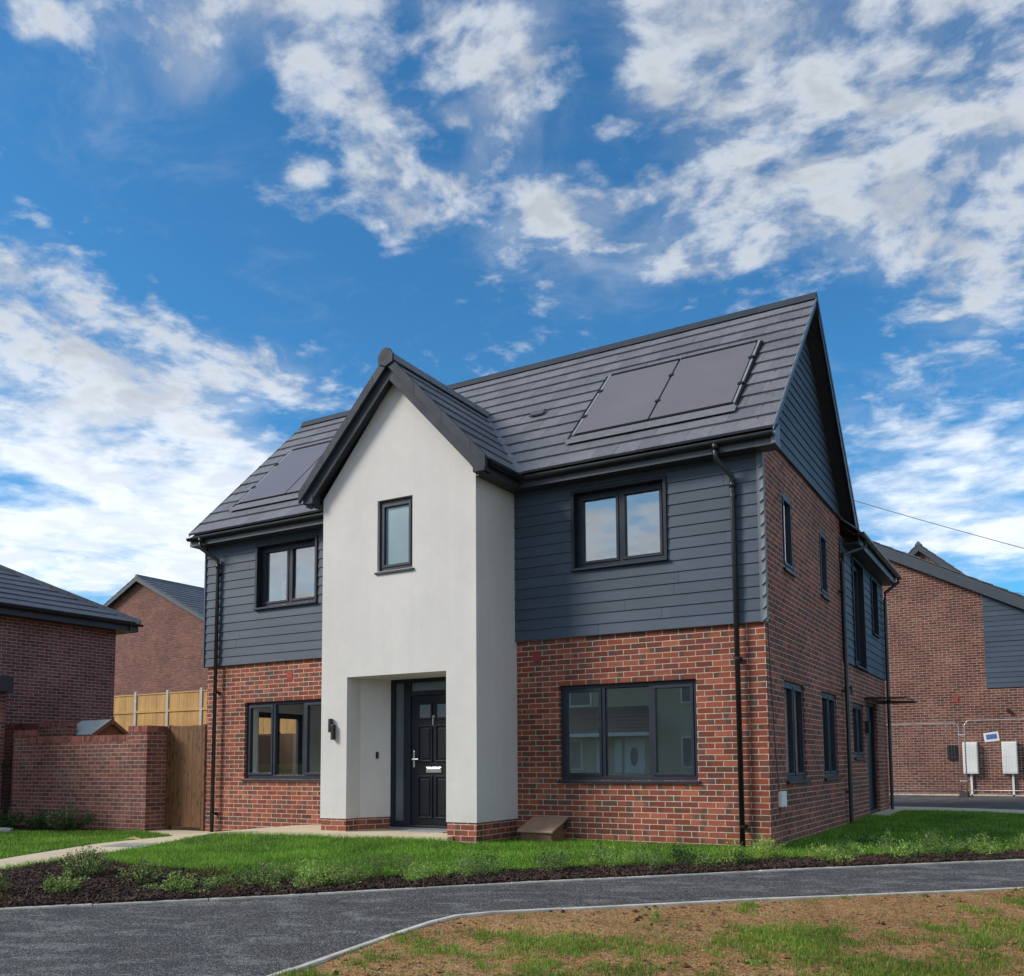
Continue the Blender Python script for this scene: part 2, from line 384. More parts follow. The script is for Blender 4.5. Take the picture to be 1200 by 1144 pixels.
# ------------------------------------------------------------------ mesh helpers
class MB:
    def __init__(s): s.v = []; s.f = []; s.uvn = None
    def add(s, vs, fs):
        o = len(s.v); s.v += [tuple(p) for p in vs]; s.f += [tuple(i + o for i in f) for f in fs]; return s
    def quad(s, *p): return s.add(p, [tuple(range(len(p)))])
    def hexa(s, b, t):      # two rings of four points
        return s.add(list(b) + list(t), [(3, 2, 1, 0), (4, 5, 6, 7), (0, 1, 5, 4), (1, 2, 6, 5), (2, 3, 7, 6), (3, 0, 4, 7)])
    def box(s, x0, x1, y0, y1, z0, z1):
        return s.hexa([(x0, y0, z0), (x1, y0, z0), (x1, y1, z0), (x0, y1, z0)], [(x0, y0, z1), (x1, y0, z1), (x1, y1, z1), (x0, y1, z1)])
    def prism(s, poly, d):
        n = len(poly); d = Vector(d)
        a = [Vector(p) for p in poly]; b = [p + d for p in a]
        return s.add(a + b, [tuple(range(n))[::-1], tuple(range(n, 2 * n))] + [(i, (i + 1) % n, n + (i + 1) % n, n + i) for i in range(n)])
    def tube(s, pts, r, n=10, cap=True):
        pts = [Vector(p) for p in pts]; rings = []
        for i, p in enumerate(pts):
            if i == 0: d = pts[1] - p
            elif i == len(pts) - 1: d = p - pts[i - 1]
            else: d = (pts[i + 1] - p).normalized() + (p - pts[i - 1]).normalized()
            d.normalize()
            u = d.cross(Vector((0, 0, 1)) if abs(d.z) < 0.9 else Vector((1, 0, 0))).normalized(); w = d.cross(u)
            rr = r[i] if isinstance(r, (list, tuple)) else r
            rings.append([p + (u * math.cos(2 * math.pi * k / n) + w * math.sin(2 * math.pi * k / n)) * rr for k in range(n)])
        vs = [q for g in rings for q in g]; fs = []
        for i in range(len(pts) - 1):
            for k in range(n):
                fs.append((i * n + k, i * n + (k + 1) % n, (i + 1) * n + (k + 1) % n, (i + 1) * n + k))
        if cap: fs += [tuple(range(n))[::-1], tuple(range((len(pts) - 1) * n, len(pts) * n))]
        return s.add(vs, fs)
    def build(s, name, mat, parent=None, smooth=False, bevel=0.0, recalc=True):
        me = bpy.data.meshes.new(name); me.from_pydata(s.v, [], s.f)
        if recalc:
            bm = bmesh.new(); bm.from_mesh(me); bmesh.ops.recalc_face_normals(bm, faces=bm.faces); bm.to_mesh(me); bm.free()
        me.update()
        uv = me.uv_layers.new(name='UVMap')
        nv = len(me.loops); li = np.empty(nv, np.int32); me.loops.foreach_get('vertex_index', li)
        co = np.empty(len(me.vertices) * 3, np.float32); me.vertices.foreach_get('co', co); co = co.reshape(-1, 3)[li]
        fn = np.empty(len(me.polygons) * 3, np.float32); me.polygons.foreach_get('normal', fn); fn = np.abs(fn.reshape(-1, 3))
        lt = np.empty(len(me.polygons), np.int32); me.polygons.foreach_get('loop_total', lt)
        ln = np.repeat(fn, lt, axis=0)
        u = np.where(ln[:, 0] > ln[:, 1], co[:, 1], co[:, 0]); v = co[:, 2].copy()
        hz = ln[:, 2] > 0.8
        u = np.where(hz, co[:, 0], u); v = np.where(hz, co[:, 1], v)
        uv.data.foreach_set('uv', np.stack([u, v], 1).astype(np.float32).ravel())
        if smooth: me.polygons.foreach_set('use_smooth', [True] * len(me.polygons))
        me.materials.append(mat)
        o = bpy.data.objects.new(name, me); COL.objects.link(o)
        if parent is not None: o.parent = parent
        if bevel:
            md = o.modifiers.new('bevel', 'BEVEL'); md.width = bevel; md.segments = 2; md.limit_method = 'ANGLE'
        return o

def tag(o, label, cat, group=None, kind=None):
    if label: o['label'] = label
    if cat: o['category'] = cat
    if group: o['group'] = group
    if kind: o['kind'] = kind
    return o
def thing(name, label, cat, loc=(0, 0, 0), group=None):
    o = bpy.data.objects.new(name, None); COL.objects.link(o)
    o.empty_display_size = 0.3; o.location = loc
    return tag(o, label, cat, group)
def struct(o, kind='structure'):
    o['kind'] = kind; return o

def Fy(c):   # wall facing -Y: (u, n outwards, z)
    return lambda u, n, z: (u, c - n, z)
def Fx(c):   # wall facing +X
    return lambda u, n, z: (c + n, u, z)

def wall(mb, F, u0, u1, z0, z1, holes=(), depth=0.11, sill=True):
    us = sorted({u0, u1} | {h[i] for h in holes for i in (0, 1) if u0 < h[i] < u1})
    zs = sorted({z0, z1} | {h[i] for h in holes for i in (2, 3) if z0 < h[i] < z1})
    for a, b in zip(us, us[1:]):
        for c, d in zip(zs, zs[1:]):
            um, zm = (a + b) / 2, (c + d) / 2
            if any(h[0] < um < h[1] and h[2] < zm < h[3] for h in holes): continue
            mb.quad(F(a, 0, c), F(b, 0, c), F(b, 0, d), F(a, 0, d))
    for h in holes:
        a, b, c, d = h
        c = max(c, z0)
        mb.quad(F(a, 0, c), F(a, 0, d), F(a, -depth, d), F(a, -depth, c))
        mb.quad(F(b, 0, c), F(b, 0, d), F(b, -depth, d), F(b, -depth, c))
        mb.quad(F(a, 0, d), F(b, 0, d), F(b, -depth, d), F(a, -depth, d))
        if c > z0: mb.quad(F(a, 0, c), F(b, 0, c), F(b, -depth, c), F(a, -depth, c))

def boards(mb, F, z0, z1, urange, holes=(), e=0.15, zbase=None, joint=3.6, seed=1):
    """lapped weatherboards; urange(z) gives the ends at a height"""
    rr = random.Random(seed)
    z = z0
    while z < z1 - 0.005:
        zt = min(z + e, z1)
        a0, a1 = urange(z); b0, b1 = urange(zt)
        cuts = {h[i] for h in holes for i in (0, 1)}
        j = a0 + rr.uniform(0.6, joint)
        js = []
        while j < a1: js.append(j); j += joint
        cuts = sorted({c for c in list(cuts) + js if a0 + 0.02 < c < a1 - 0.02})
        us = [a0] + cuts + [a1]
        off = lambda q: 0.024 - 0.014 * (q - z) / e
        for i in range(len(us) - 1):
            ua, ub = us[i], us[i + 1]
            g0 = 0.0015 if ua in js else 0; g1 = 0.0015 if ub in js else 0
            um = (ua + ub) / 2
            spans = [(z, zt)]
            for h in holes:
                if h[0] < um < h[1]:
                    ns = []
                    for (p, q) in spans:
                        if h[3] <= p or h[2] >= q: ns.append((p, q)); continue
                        if p < h[2]: ns.append((p, h[2]))
                        if q > h[3]: ns.append((h[3], q))
                    spans = ns
            for (p, q) in spans:
                if q - p < 0.004: continue
                def ue(zz, first, base):
                    if first: return b0 + (a0 - b0) * (1 - (zz - z) / max(zt - z, 1e-6)) if base == a0 else base
                    return b1 + (a1 - b1) * (1 - (zz - z) / max(zt - z, 1e-6)) if base == a1 else base
                pa, pb = ue(p, True, ua) + g0, ue(p, False, ub) - g1
                qa, qb = ue(q, True, ua) + g0, ue(q, False, ub) - g1
                mb.hexa([F(pa, 0.002, p), F(pb, 0.002, p), F(pb, off(p), p), F(pa, off(p), p)],
                        [F(qa, 0.002, q), F(qb, 0.002, q), F(qb, off(q), q), F(qa, off(q), q)])
        z += e

def window(parent, F, u0, u1, z0, z1, cols, set_back=0.07, glass='glass', transom=None, frame='frame', sill=True, out=0.03, sashes=True, name='window', label=None):
    """cols: list of widths fractions; sits set_back behind the face"""
    mb = MB(); fw = 0.055; d0 = -set_back; d1 = d0 - 0.07
    def bar(a, b, c, d, n0, n1):
        p = [F(a, n0, c), F(b, n0, c), F(b, n1, c), F(a, n1, c)]; q = [F(a, n0, d), F(b, n0, d), F(b, n1, d), F(a, n1, d)]
        mb.hexa(p, q)
    bar(u0, u1, z0, z0 + fw, d0, d1); bar(u0, u1, z1 - fw, z1, d0, d1)
    bar(u0, u0 + fw, z0 + fw, z1 - fw, d0, d1); bar(u1 - fw, u1, z0 + fw, z1 - fw, d0, d1)
    tot = sum(cols); x = u0 + fw; W = (u1 - u0) - 2 * fw; mw = 0.05
    W -= mw * (len(cols) - 1)
    cells = []
    for i, c in enumerate(cols):
        w = W * c / tot
        cells.append((x, x + w)); x += w
        if i < len(cols) - 1:
            bar(x, x + mw, z0 + fw, z1 - fw, d0, d1); x += mw
    panes = []
    for i, (a, b) in enumerate(cells):
        sw = 0.042 if (sashes is True or (sashes and sashes[i])) else 0.012
        c, d = z0 + fw, z1 - fw
        s0, s1 = d0 + (0.012 if sw > 0.02 else -0.012), d0 - 0.055
        e = 0.0025
        bar(a + e, b - e, c + e, c + sw, s0, s1); bar(a + e, b - e, d - sw, d - e, s0, s1)
        bar(a + e, a + sw, c + sw, d - sw, s0, s1); bar(b - sw, b - e, c + sw, d - sw, s0, s1)
        panes.append((a + sw, b - sw, c + sw, d - sw))
    o = mb.build(name, M[frame], parent, bevel=0.004)
    if label: o['label'] = label
    for (a, b, c, d) in panes:
        p = MB(); n0, n1 = d0 - 0.030, d0 - 0.036; g = 0.004
        p.hexa([F(a - g, n0, c - g), F(b + g, n0, c - g), F(b + g, n1, c - g), F(a - g, n1, c - g)], [F(a - g, n0, d + g), F(b + g, n0, d + g), F(b + g, n1, d + g), F(a - g, n1, d + g)])
        p.build('pane', M[glass], o)
    if sill:
        s = MB(); h = 0.035
        s.hexa([F(u0 - 0.03, d0 - 0.002, z0 - 0.028), F(u1 + 0.03, d0 - 0.002, z0 - 0.028), F(u1 + 0.03, out, z0 - 0.045), F(u0 - 0.03, out, z0 - 0.045)],
               [F(u0 - 0.03, d0 - 0.002, z0 - 0.001), F(u1 + 0.03, d0 - 0.002, z0 - 0.001), F(u1 + 0.03, out, z0 - 0.012), F(u0 - 0.03, out, z0 - 0.012)])
        s.build('sill', M[frame], o, bevel=0.004)
    return o

def tiles(mb, org, U, V, N, length, rise, n, w=0.33, th=0.03, ulim=None, seed=3, gap=0.003, zbound=None):
    """lapped interlocking tiles: org at the eaves, U along, V up the slope, N outward"""
    rr = random.Random(seed); org, U, V, N = map(Vector, (org, U, V, N))
    e = rise / n
    for i in range(n):
        t0, t1 = i * e, min((i + 1) * e + 0.05, rise)
        x0, x1 = (0, length); y0, y1 = x0, x1
        if ulim: x0, x1 = ulim(t0); y0, y1 = ulim(min(t1, rise))
        a = x0; off = w * 0.5 if i % 2 else w
        k = math.floor(x0 / w) * w + off
        edges = [x0]
        while k < x1 - 0.06:
            if k > x0 + 0.06: edges.append(k)
            k += w
        edges.append(x1)
        for j in range(len(edges) - 1):
            a, b = edges[j], edges[j + 1]
            la, lb = (a, b); ua = y0 if j == 0 else a; ub = y1 if j == len(edges) - 2 else b
            if ub < ua: ub = ua
            dz = rr.uniform(-0.0015, 0.0015)
            g = gap / 2
            P = lambda u, t, n: org + U * u + V * t + N * n
            mb.hexa([P(la + g, t0, 0.0), P(lb - g, t0, 0.0), P(ub - g, t1, -0.012), P(ua + g, t1, -0.012)],
                    [P(la + g, t0, th + dz), P(lb - g, t0, th + dz), P(ub - g, t1, 0.004 + dz), P(ua + g, t1, 0.004 + dz)])

def ridge(parent, p0, p1, mat, seg=0.45, w=0.15, h=0.085, name='ridge_tile', rise_slope=0.8):
    mb = MB(); p0, p1 = Vector(p0), Vector(p1); d = (p1 - p0); L = d.length; d.normalize()
    s = d.cross(Vector((0, 0, 1))).normalized(); up = s.cross(d)
    n = max(1, round(L / seg))
    prof = [(-w, -w * rise_slope), (-w * 0.55, 0.01), (-w * 0.2, h * 0.75), (0.0, h * 0.85), (w * 0.2, h * 0.75), (w * 0.55, 0.01), (w, -w * rise_slope)]
    for i in range(n):
        a = p0 + d * (L * i / n + 0.002); b = p0 + d * (L * (i + 1) / n - 0.002)
        k0, k1 = 1.0, 0.96
        va = [a + s * x * k0 + up * z * k0 for x, z in prof]; vb = [b + s * x * k1 + up * z * k1 for x, z in prof]
        m = len(prof)
        mb.add(va + vb, [tuple(range(m)), tuple(range(m, 2 * m))[::-1]] + [(j, j + 1, m + j + 1, m + j) for j in range(m - 1)] + [(m - 1, 0, m, 2 * m - 1)])
    return mb.build(name, mat, parent)

def gutter(parent, p0, p1, outv, r=0.056, name='gutter'):
    """half round gutter between two points, with end caps and a rim"""
    mb = MB(); p0, p1 = Vector(p0), Vector(p1); o = Vector(outv); up = Vector((0, 0, 1)); n = 10
    ring = lambda p, rr: [p + o * math.cos(math.pi + math.pi * k / n) * rr + up * math.sin(math.pi + math.pi * k / n) * rr for k in range(n + 1)]
    a, b, c, d = ring(p0, r), ring(p1, r), ring(p0, r - 0.004), ring(p1, r - 0.004)
    m = n + 1; vs = a + b + c + d; fs = []
    for k in range(n):
        fs += [(k, k + 1, m + k + 1, m + k), (2 * m + k, 2 * m + k + 1, 3 * m + k + 1, 3 * m + k)]
    fs += [(0, m, 3 * m, 2 * m), (n, m + n, 3 * m + n, 2 * m + n), tuple(range(m)), tuple(range(m, 2 * m))]
    mb.add(vs, fs)
    return mb.build(name, M['pipe'], parent, recalc=False)

def downpipe(parent, top, off, x_bottom, zb, F, r=0.034, name='downpipe', brackets=3, shoe=True):
    """top: (u, n, z); swan neck to the wall, then down"""
    u, n, z = top; u2, n2 = off
    pts = [F(u, n, z), F(u, n, z - 0.16), F(u2, n2, z - 0.36), F(u2, n2, z - 0.5), F(x_bottom, n2, zb)]
    mb = MB().tube(pts, r, 12)
    mb.tube([F(u2, n2, z - 0.50), F(u2, n2, z - 0.42)], r * 1.25, 12)
    mb.tube([F(u, n, z - 0.05), F(u, n, z + 0.03)], r * 1.3, 12)
    o = mb.build(name, M['pipe'], parent, smooth=False)
    for p in o.data.polygons: p.use_smooth = len(p.vertices) == 4
    for k in range(brackets):
        zz = (z - 0.6) + (zb - z + 1.0) * k / max(1, brackets - 1)
        uu = u2 + (x_bottom - u2) * ((z - 0.5 - zz) / (z - 0.5 - zb))
        b = MB(); b.tube([F(uu, n2, zz - 0.015), F(uu, n2, zz + 0.015)], r * 1.12, 12)
        q = 0.04
        b.hexa([F(uu - q, 0.001, zz - 0.018), F(uu + q, 0.001, zz - 0.018), F(uu + q, n2 - r * 0.5, zz - 0.018), F(uu - q, n2 - r * 0.5, zz - 0.018)],
               [F(uu - q, 0.001, zz + 0.018), F(uu + q, 0.001, zz + 0.018), F(uu + q, n2 - r * 0.5, zz + 0.018), F(uu - q, n2 - r * 0.5, zz + 0.018)])
        b.build('bracket', M['pipe'], o)
    return o

# ------------------------------------------------------------------ ground shape
KA = (-4.35, -6.75); KN = (0.7396, -0.673)
def sdist(x, y): return (x - KA[0]) * KN[0] + (y - KA[1]) * KN[1]
def sst(t): t = max(0.0, min(1.0, t)); return t * t * (3 - 2 * t)
def gz(x, y):
    s = sdist(x, y)
    z = -0.12 - 0.06 * min(s, 14) if s > 0 else min(-0.05 + 0.05 * sst((y - 3) / 5), -0.12 - 0.05 * s)
    z += 1.5 * sst((y - 6) / 3) * sst((-11 - x) / 3)
    z -= 0.09 * sst((-8.3 - x) / 1.2) * sst((6 - y) / 2)
    z += 1.3 * sst((-15 - y) / 18)
    z += 0.05 * sst((y + 2.8) / 1.2) * sst((-3.55 - x) / .5) * sst((x + 9.0) / 1.5) * (1.0 if y < 1 else 0.0)
    return z

def inside(poly, x, y):
    c = False; n = len(poly); j = n - 1
    for i in range(n):
        xi, yi = poly[i]; xj, yj = poly[j]
        if (yi > y) != (yj > y) and x < (xj - xi) * (y - yi) / (yj - yi) + xi: c = not c
        j = i
    return c
def densify(poly, step):
    out = []
    for i in range(len(poly)):
        a = Vector(poly[i]); b = Vector(poly[(i + 1) % len(poly)]); n = max(1, int((b - a).length / step))
        for k in range(n): out.append(tuple(a.lerp(b, k / n)))
    return out
def sheet(name, poly, off, mat, step=0.3, zf=None, skirt=0.0):
    zf = zf or gz
    pl = densify(poly, step); pts = [Vector(p) for p in pl]; nb = len(pts)
    xs = [p[0] for p in pl]; ys = [p[1] for p in pl]
    x = min(xs) + step / 2
    while x < max(xs):
        y = min(ys) + step / 2
        while y < max(ys):
            if inside(pl, x, y) and min((x - p[0]) ** 2 + (y - p[1]) ** 2 for p in pl) > (step * 0.35) ** 2: pts.append(Vector((x, y)))
            y += step
        x += step
    r = delaunay_2d_cdt(pts, [], [list(range(nb))], 1, 1e-5)
    vs = [(p[0], p[1], zf(p[0], p[1]) + (off(p[0], p[1]) if callable(off) else off)) for p in r[0]]
    mb = MB(); mb.add(vs, [tuple(f) for f in r[2]])
    if skirt:
        n = len(pl)
        for i in range(n):
            a, b = pl[i], pl[(i + 1) % n]
            o = off(a[0], a[1]) if callable(off) else off; o2 = off(b[0], b[1]) if callable(off) else off
            mb.quad((a[0], a[1], zf(*a) + o), (b[0], b[1], zf(*b) + o2), (b[0], b[1], zf(*b) + o2 - skirt), (a[0], a[1], zf(*a) + o - skirt))
    ob = mb.build(name, mat, recalc=False)
    return struct(ob)
def smooth_line(pts, n=6):
    out = []
    P = [Vector(p) for p in pts]
    for i in range(len(P) - 1):
        p0 = P[max(i - 1, 0)]; p1, p2 = P[i], P[i + 1]; p3 = P[min(i + 2, len(P) - 1)]
        for k in range(n):
            t = k / n
            out.append(tuple(0.5 * ((2 * p1) + (p2 - p0) * t + (2 * p0 - 5 * p1 + 4 * p2 - p3) * t * t + (3 * p1 - p0 - 3 * p2 + p3) * t ** 3)))
    out.append(tuple(P[-1])); return out

# ================================================================== GROUND
def axis_pts(lo, hi, a, b, fine):
    v = list(np.arange(a, b + 1e-6, fine)); s = fine
    while v[-1] < hi: s *= 1.35; v.append(v[-1] + s)
    s = fine
    while v[0] > lo: s *= 1.35; v.insert(0, v[0] - s)
    return v
xs = axis_pts(-500, 500, -17, 8, 0.4); ys = axis_pts(-500, 700, -13, 14, 0.4)
g = MB(); nx = len(xs)
def ground_z(x, y): return gz(x, y) - .05
def verge_off(x, y):
    k = min(1.0, max(0.0, (sdist(x, y) - 1.15) / .5))
    return .002 + k * (.008 + 0.03 * (noise.noise((x * 0.9, y * 0.9, 0)) + 0.5 * noise.noise((x * 2.7, y * 2.7, 3))))
g.v = [(x, y, ground_z(x, y)) for y in ys for x in xs]
g.f = [(j * nx + i, j * nx + i + 1, (j + 1) * nx + i + 1, (j + 1) * nx + i) for j in range(len(ys) - 1) for i in range(nx - 1)]
ground = struct(g.build('ground', M['soil'], smooth=True, recalc=False))

far_k = [(-12.5, -16.0), (-8.2, -11.2), (-6.2, -8.95), (-4.4, -6.98), (-3.75, -6.28), (-3.05, -5.52), (-2.3, -4.62), (-1.5, -3.68), (-0.58, -2.67), (0.42, -1.55), (1.5, -0.4), (2.7, 0.86), (5.5, 3.8), (11, 9.6)]
near_k = [(-1.19, -12.5), (-1.17, -9.5), (-1.19, -7.12), (-1.21, -6.25), (-1.21, -5.54), (-1.19, -5.27), (-1.08, -5.04), (-0.87, -4.80), (0.2, -3.69), (1.39, -2.5), (2.74, -1.18), (5.6, 1.7), (11.6, 7.7)]
fk = smooth_line(far_k); nk = smooth_line(near_k)
sheet('tarmac_path', fk + nk[::-1] + [(-3.0, -13.0), (-8, -17)], 0.004, M['tarmac'], 0.35)

verge_poly = [p for p in nk if p[1] > -12.3] + [(14, 6), (14, -13), (-1.17, -13)]
verge = sheet('bare_verge', verge_poly, verge_off, M['soil'], 0.22)

def kerb(name, line, w, up, mat, seg=0.915, wob=0.0):
    mb = MB(); L = [Vector(p) for p in line]
    cum = [0.0]
    for a, b in zip(L, L[1:]): cum.append(cum[-1] + (b - a).length)
    def at(s):
        for i in range(len(L) - 1):
            if s <= cum[i + 1] or i == len(L) - 2:
                f = (s - cum[i]) / (cum[i + 1] - cum[i]); d = (L[i + 1] - L[i]).normalized()
                return L[i].lerp(L[i + 1], f), d
    s = 0.0
    while s < cum[-1] - 0.1:
        e = min(s + seg, cum[-1]); n = 3
        j1, j2 = random.uniform(-.003, .003), random.uniform(-.003, .003)
        ring = []
        for k in range(n + 1):
            ss = s + 0.003 + (e - s - 0.006) * k / n
            p, d = at(ss); nn = Vector((-d.y, d.x))
            a = p - nn * w / 2; b = p + nn * w / 2; z = gz(p.x, p.y) + j1 + (j2 - j1) * k / n
            ring.append([(a.x, a.y, z - 0.12), (b.x, b.y, z - 0.12), (b.x, b.y, z + up), (a.x, a.y, z + up)])
        vs = [q for r_ in ring for q in r_]
        fs = [(0, 3, 2, 1), (4 * n, 4 * n + 1, 4 * n + 2, 4 * n + 3)]
        for k in range(n):
            for q in range(4): fs.append((4 * k + q, 4 * k + (q + 1) % 4, 4 * k + 4 + (q + 1) % 4, 4 * k + 4 + q))
        mb.add(vs, fs); s = e
    return struct(mb.build(name, mat, bevel=0.006))
kerb('kerb', fk, 0.05, 0.02, M['kerb'])
kerb('kerb', nk, 0.052, 0.024, M['kerb'])

# buff paved path from the garden gate and front door
def pave_off(x, y):
    return 0.02 + 0.050 * sst((x + 8.6) / 1.6) * sst((y + 2.4) / 0.9)
path_near = [(-5.0, -8.4), (-6.24, -5.89), (-6.63, -4.8), (-6.93, -4.2), (-7.2, -3.6), (-7.5, -2.95), (-7.78, -2.25), (-7.75, -1.72), (-7.1, -1.5), (-5.7, -1.38), (-4.75, -1.32), (-3.95, -1.22)]
path_far = [(-4.0, -0.4), (-6.3, -0.4), (-6.3, -0.01), (-9.93, -0.01), (-10.95, -0.02), (-10.9, -0.42), (-9.6, -0.95), (-9.1, -1.6), (-8.75, -2.4), (-8.45, -3.1), (-7.74, -4.67), (-7.51, -5.13), (-6.2, -8.0)]
paving = sheet('footpath', path_near + path_far, pave_off, M['paving'], 0.25, skirt=0.06)
sl = sheet('drain_cover', [(-7.95, -3.5), (-8.1, -3.05), (-7.62, -2.86), (-7.42, -3.36)], lambda x, y: pave_off(x, y) + 0.004, M['stone'], 0.3)
rear_path = sheet('rear_footpath', [(-1.6, 9.56), (0.0, 9.56), (0.0, 7.0), (0.35, 7.0), (0.35, 8.75), (1.45, 9.0), (2.55, 8.3), (4.4, 7.2), (8, 5.2), (8.6, 6.2), (5.0, 8.4), (2.5, 9.9), (1.0, 10.45), (-1.6, 10.7)], 0.03, M['paving'], 0.35, skirt=0.05)
sheet('tarmac_yard', [(-3.0, 10.5), (-0.5, 10.72), (1.05, 10.55), (2.6, 10.0), (5.1, 8.5), (8.8, 6.3), (14, 9), (14, 18.9), (-8, 18.9), (-8, 10.5)], 0.006, M['tarmac'], 0.9)

# lawns and beds
mulch_up = [(-5.05, -7.95), (-6.2, -5.95), (-6.6, -4.85), (-6.86, -4.36), (-6.2, -4.65), (-5.45, -4.93), (-4.71, -4.93), (-4.01, -4.93), (-3.36, -4.75), (-2.89, -4.42), (-2.37, -3.84), (-1.8, -3.12), (-0.85, -2.08), (0.21, -0.9), (1.37, 0.28), (2.66, 1.55), (5.2, 4.2), (8.4, 7.4)]
mu = smooth_line(mulch_up, 3)
front_lawn = [(-6.93, -4.2), (-7.2, -3.6), (-7.5, -2.95), (-7.78, -2.25), (-7.75, -1.72), (-7.1, -1.5), (-5.7, -1.38), (-4.75, -1.32), (-3.95, -1.22), (-3.58, -1.1), (-3.56, 0.0), (0.0, 0.0), (0.0, 7.0), (0.35, 7.0), (0.35, 8.75), (1.45, 9.0), (2.55, 8.3), (4.4, 7.2), (6.5, 5.95)] + [p for p in mu[::-1] if p[0] > -6.8 and p[0] < 5.3]
left_lawn = [(-7.51, -5.13), (-7.74, -4.67), (-8.45, -3.1), (-8.75, -2.4), (-9.1, -1.6), (-9.6, -0.95), (-10.9, -0.48), (-11.6, -0.8), (-12.2, -1.3), (-13.6, -1.6), (-15.5, -1.8), (-15.5, -5.2), (-9.0, -6.0)]
def lawn_lump(x, y): return 0.018 + 0.02 * noise.noise((x * 1.3, y * 1.3, 0))
lawn = sheet('lawn', front_lawn, lawn_lump, M['turf'], 0.25)
lawn2 = sheet('lawn', left_lawn, lawn_lump, M['turf'], 0.3)
bed_poly = [p for p in mu] + [p for p in fk[::-1] if -5.2 < p[0] < 8.2]
bed = sheet('planting_bed', bed_poly, lambda x, y: 0.012 + 0.03 * max(0, noise.noise((x * 2.5, y * 2.5, 5))), M['mulch'], 0.18)
left_bed = [(-10.95, -0.5), (-11.6, -0.85), (-12.2, -1.35), (-13.6, -1.65), (-15.5, -1.85), (-15.5, -0.45), (-10.95, -0.45)]
sheet('planting_bed', left_bed, 0.015, M['mulch'], 0.3)

# ================================================================== MAIN HOUSE
HX = -9.935; HD = 5.12; ZC = 2.775; ZE = 5.151; YE = -0.32; YR = 2.56; ZR = 8.085; RX0, RX1 = -10.12, 0.265
SL = (ZR - ZE) / (YR - YE)
PX0, PX1, PY = -6.287, -3.573, -1.087; PXC = -4.93
house = thing('detached_house', 'detached red brick house with dark blue weatherboarding, white rendered porch and three solar panels', 'house', (-4.9, 2.5, 0))
house.location = (0, 0, 0)
H_GF = [(-9.0, -7.02, 0.80, 2.105), (-2.893, -0.91, 0.80, 2.105)]
H_FF = [(-8.70, -7.375, 3.735, 4.79), (-2.605, -1.28, 3.735, 4.79)]
S_GF = [(0.85, 2.04, 0.785, 2.11), (3.18, 4.32, 0.785, 2.11), (5.72, 6.83, 1.095, 2.08)]
S_DOOR = (7.1, 8.35, 0.03, 2.17)
S_FF = [(1.03, 1.6, 3.65, 4.71), (3.38, 3.95, 3.65, 4.70)]
S_FW = [(5.98, 7.03, 2.80, 4.72), (8.03, 8.68, 3.62, 4.69)]
L_H = [(0.95, 2.3, 0.15, 2.02), (1.50, 1.86, 4.1, 4.75)]

mb = MB()
wall(mb, Fy(0), HX, 0, -0.45, 4.96, H_GF + H_FF, 0.10)
wall(mb, Fx(0), 0, 9.55, -0.45, 4.96, S_GF + S_FF + S_FW + [S_DOOR], 0.10)
mb.quad((0, -0.0, 4.96), (0, HD, 4.96), (0, HD, 5.45), (0, YR, 7.98), (0, 0.0, 5.42))
wall(mb, lambda u, n, z: (HX - n, u, z), 0, HD, -0.45, 4.96, L_H, 0.10)
mb.quad((HX, 0, 4.96), (HX, HD, 4.96), (HX, HD, 5.45), (HX, YR, 7.98), (HX, 0.0, 5.42))
mb.quad((HX, HD, -0.45), (-5.0, HD, -0.45), (-5.0, HD, 4.96), (HX, HD, 4.96))
mb.quad((-5.0, HD, -0.45), (-5.0, 9.55, -0.45), (-5.0, 9.55, 4.96), (-5.0, HD, 4.96))
mb.quad((-5.0, 9.55, -0.45), (0, 9.55, -0.45), (0, 9.55, 4.96), (-2.5, 9.55, 7.0), (-5.0, 9.55, 4.96))
mb.build('brick_wall', M['brick'], house)

# weatherboarding
cf = -0.03
mb = MB()
zc_top = 4.94
boards(mb, Fy(cf), ZC, zc_top, lambda z: (HX - 0.03, PX0), [(a - .045, b + .045, c - .05, d + .045) for a, b, c, d in H_FF[:1]], seed=2)
mb.box(HX - 0.03, PX0, cf + 0.001, -0.002, ZC + 0.005, ZC + 0.05)
mb.build('weatherboarding', M['clad'], house); mb = MB()
boards(mb, Fy(cf), ZC, zc_top, lambda z: (PX1, 0.012), [(a - .045, b + .045, c - .05, d + .045) for a, b, c, d in H_FF[1:]], seed=3)
mb.box(PX1, 0.010, cf + 0.001, -0.002, ZC + 0.005, ZC + 0.05)
mb.build('weatherboarding', M['clad'], house)
M['trim'] = simple_mat('pale blue grey corner trim', (0.105, 0.122, 0.15), 0.5, var=0.1)
mb = MB(); mb.box(-0.034, 0.048, -0.066, 0.0, ZC - 0.008, zc_top)
z = ZC
while z < zc_top - .1:
    mb.hexa([(-0.004, -0.082, z), (0.047, -0.082, z + .04), (0.047, -0.0665, z + .04), (-0.004, -0.0665, z)], [(-0.004, -0.068, z + .125), (0.047, -0.068, z + .142), (0.047, -0.0665, z + .142), (-0.004, -0.0665, z + .125)]); z += 0.15
mb.build('corner_trim', M['trim'], house)
mb = MB(); mb.box(HX - 0.06, HX - 0.031, -0.068, 0.02, ZC - 0.01, zc_top); mb.build('corner_trim', M['clad'], house)
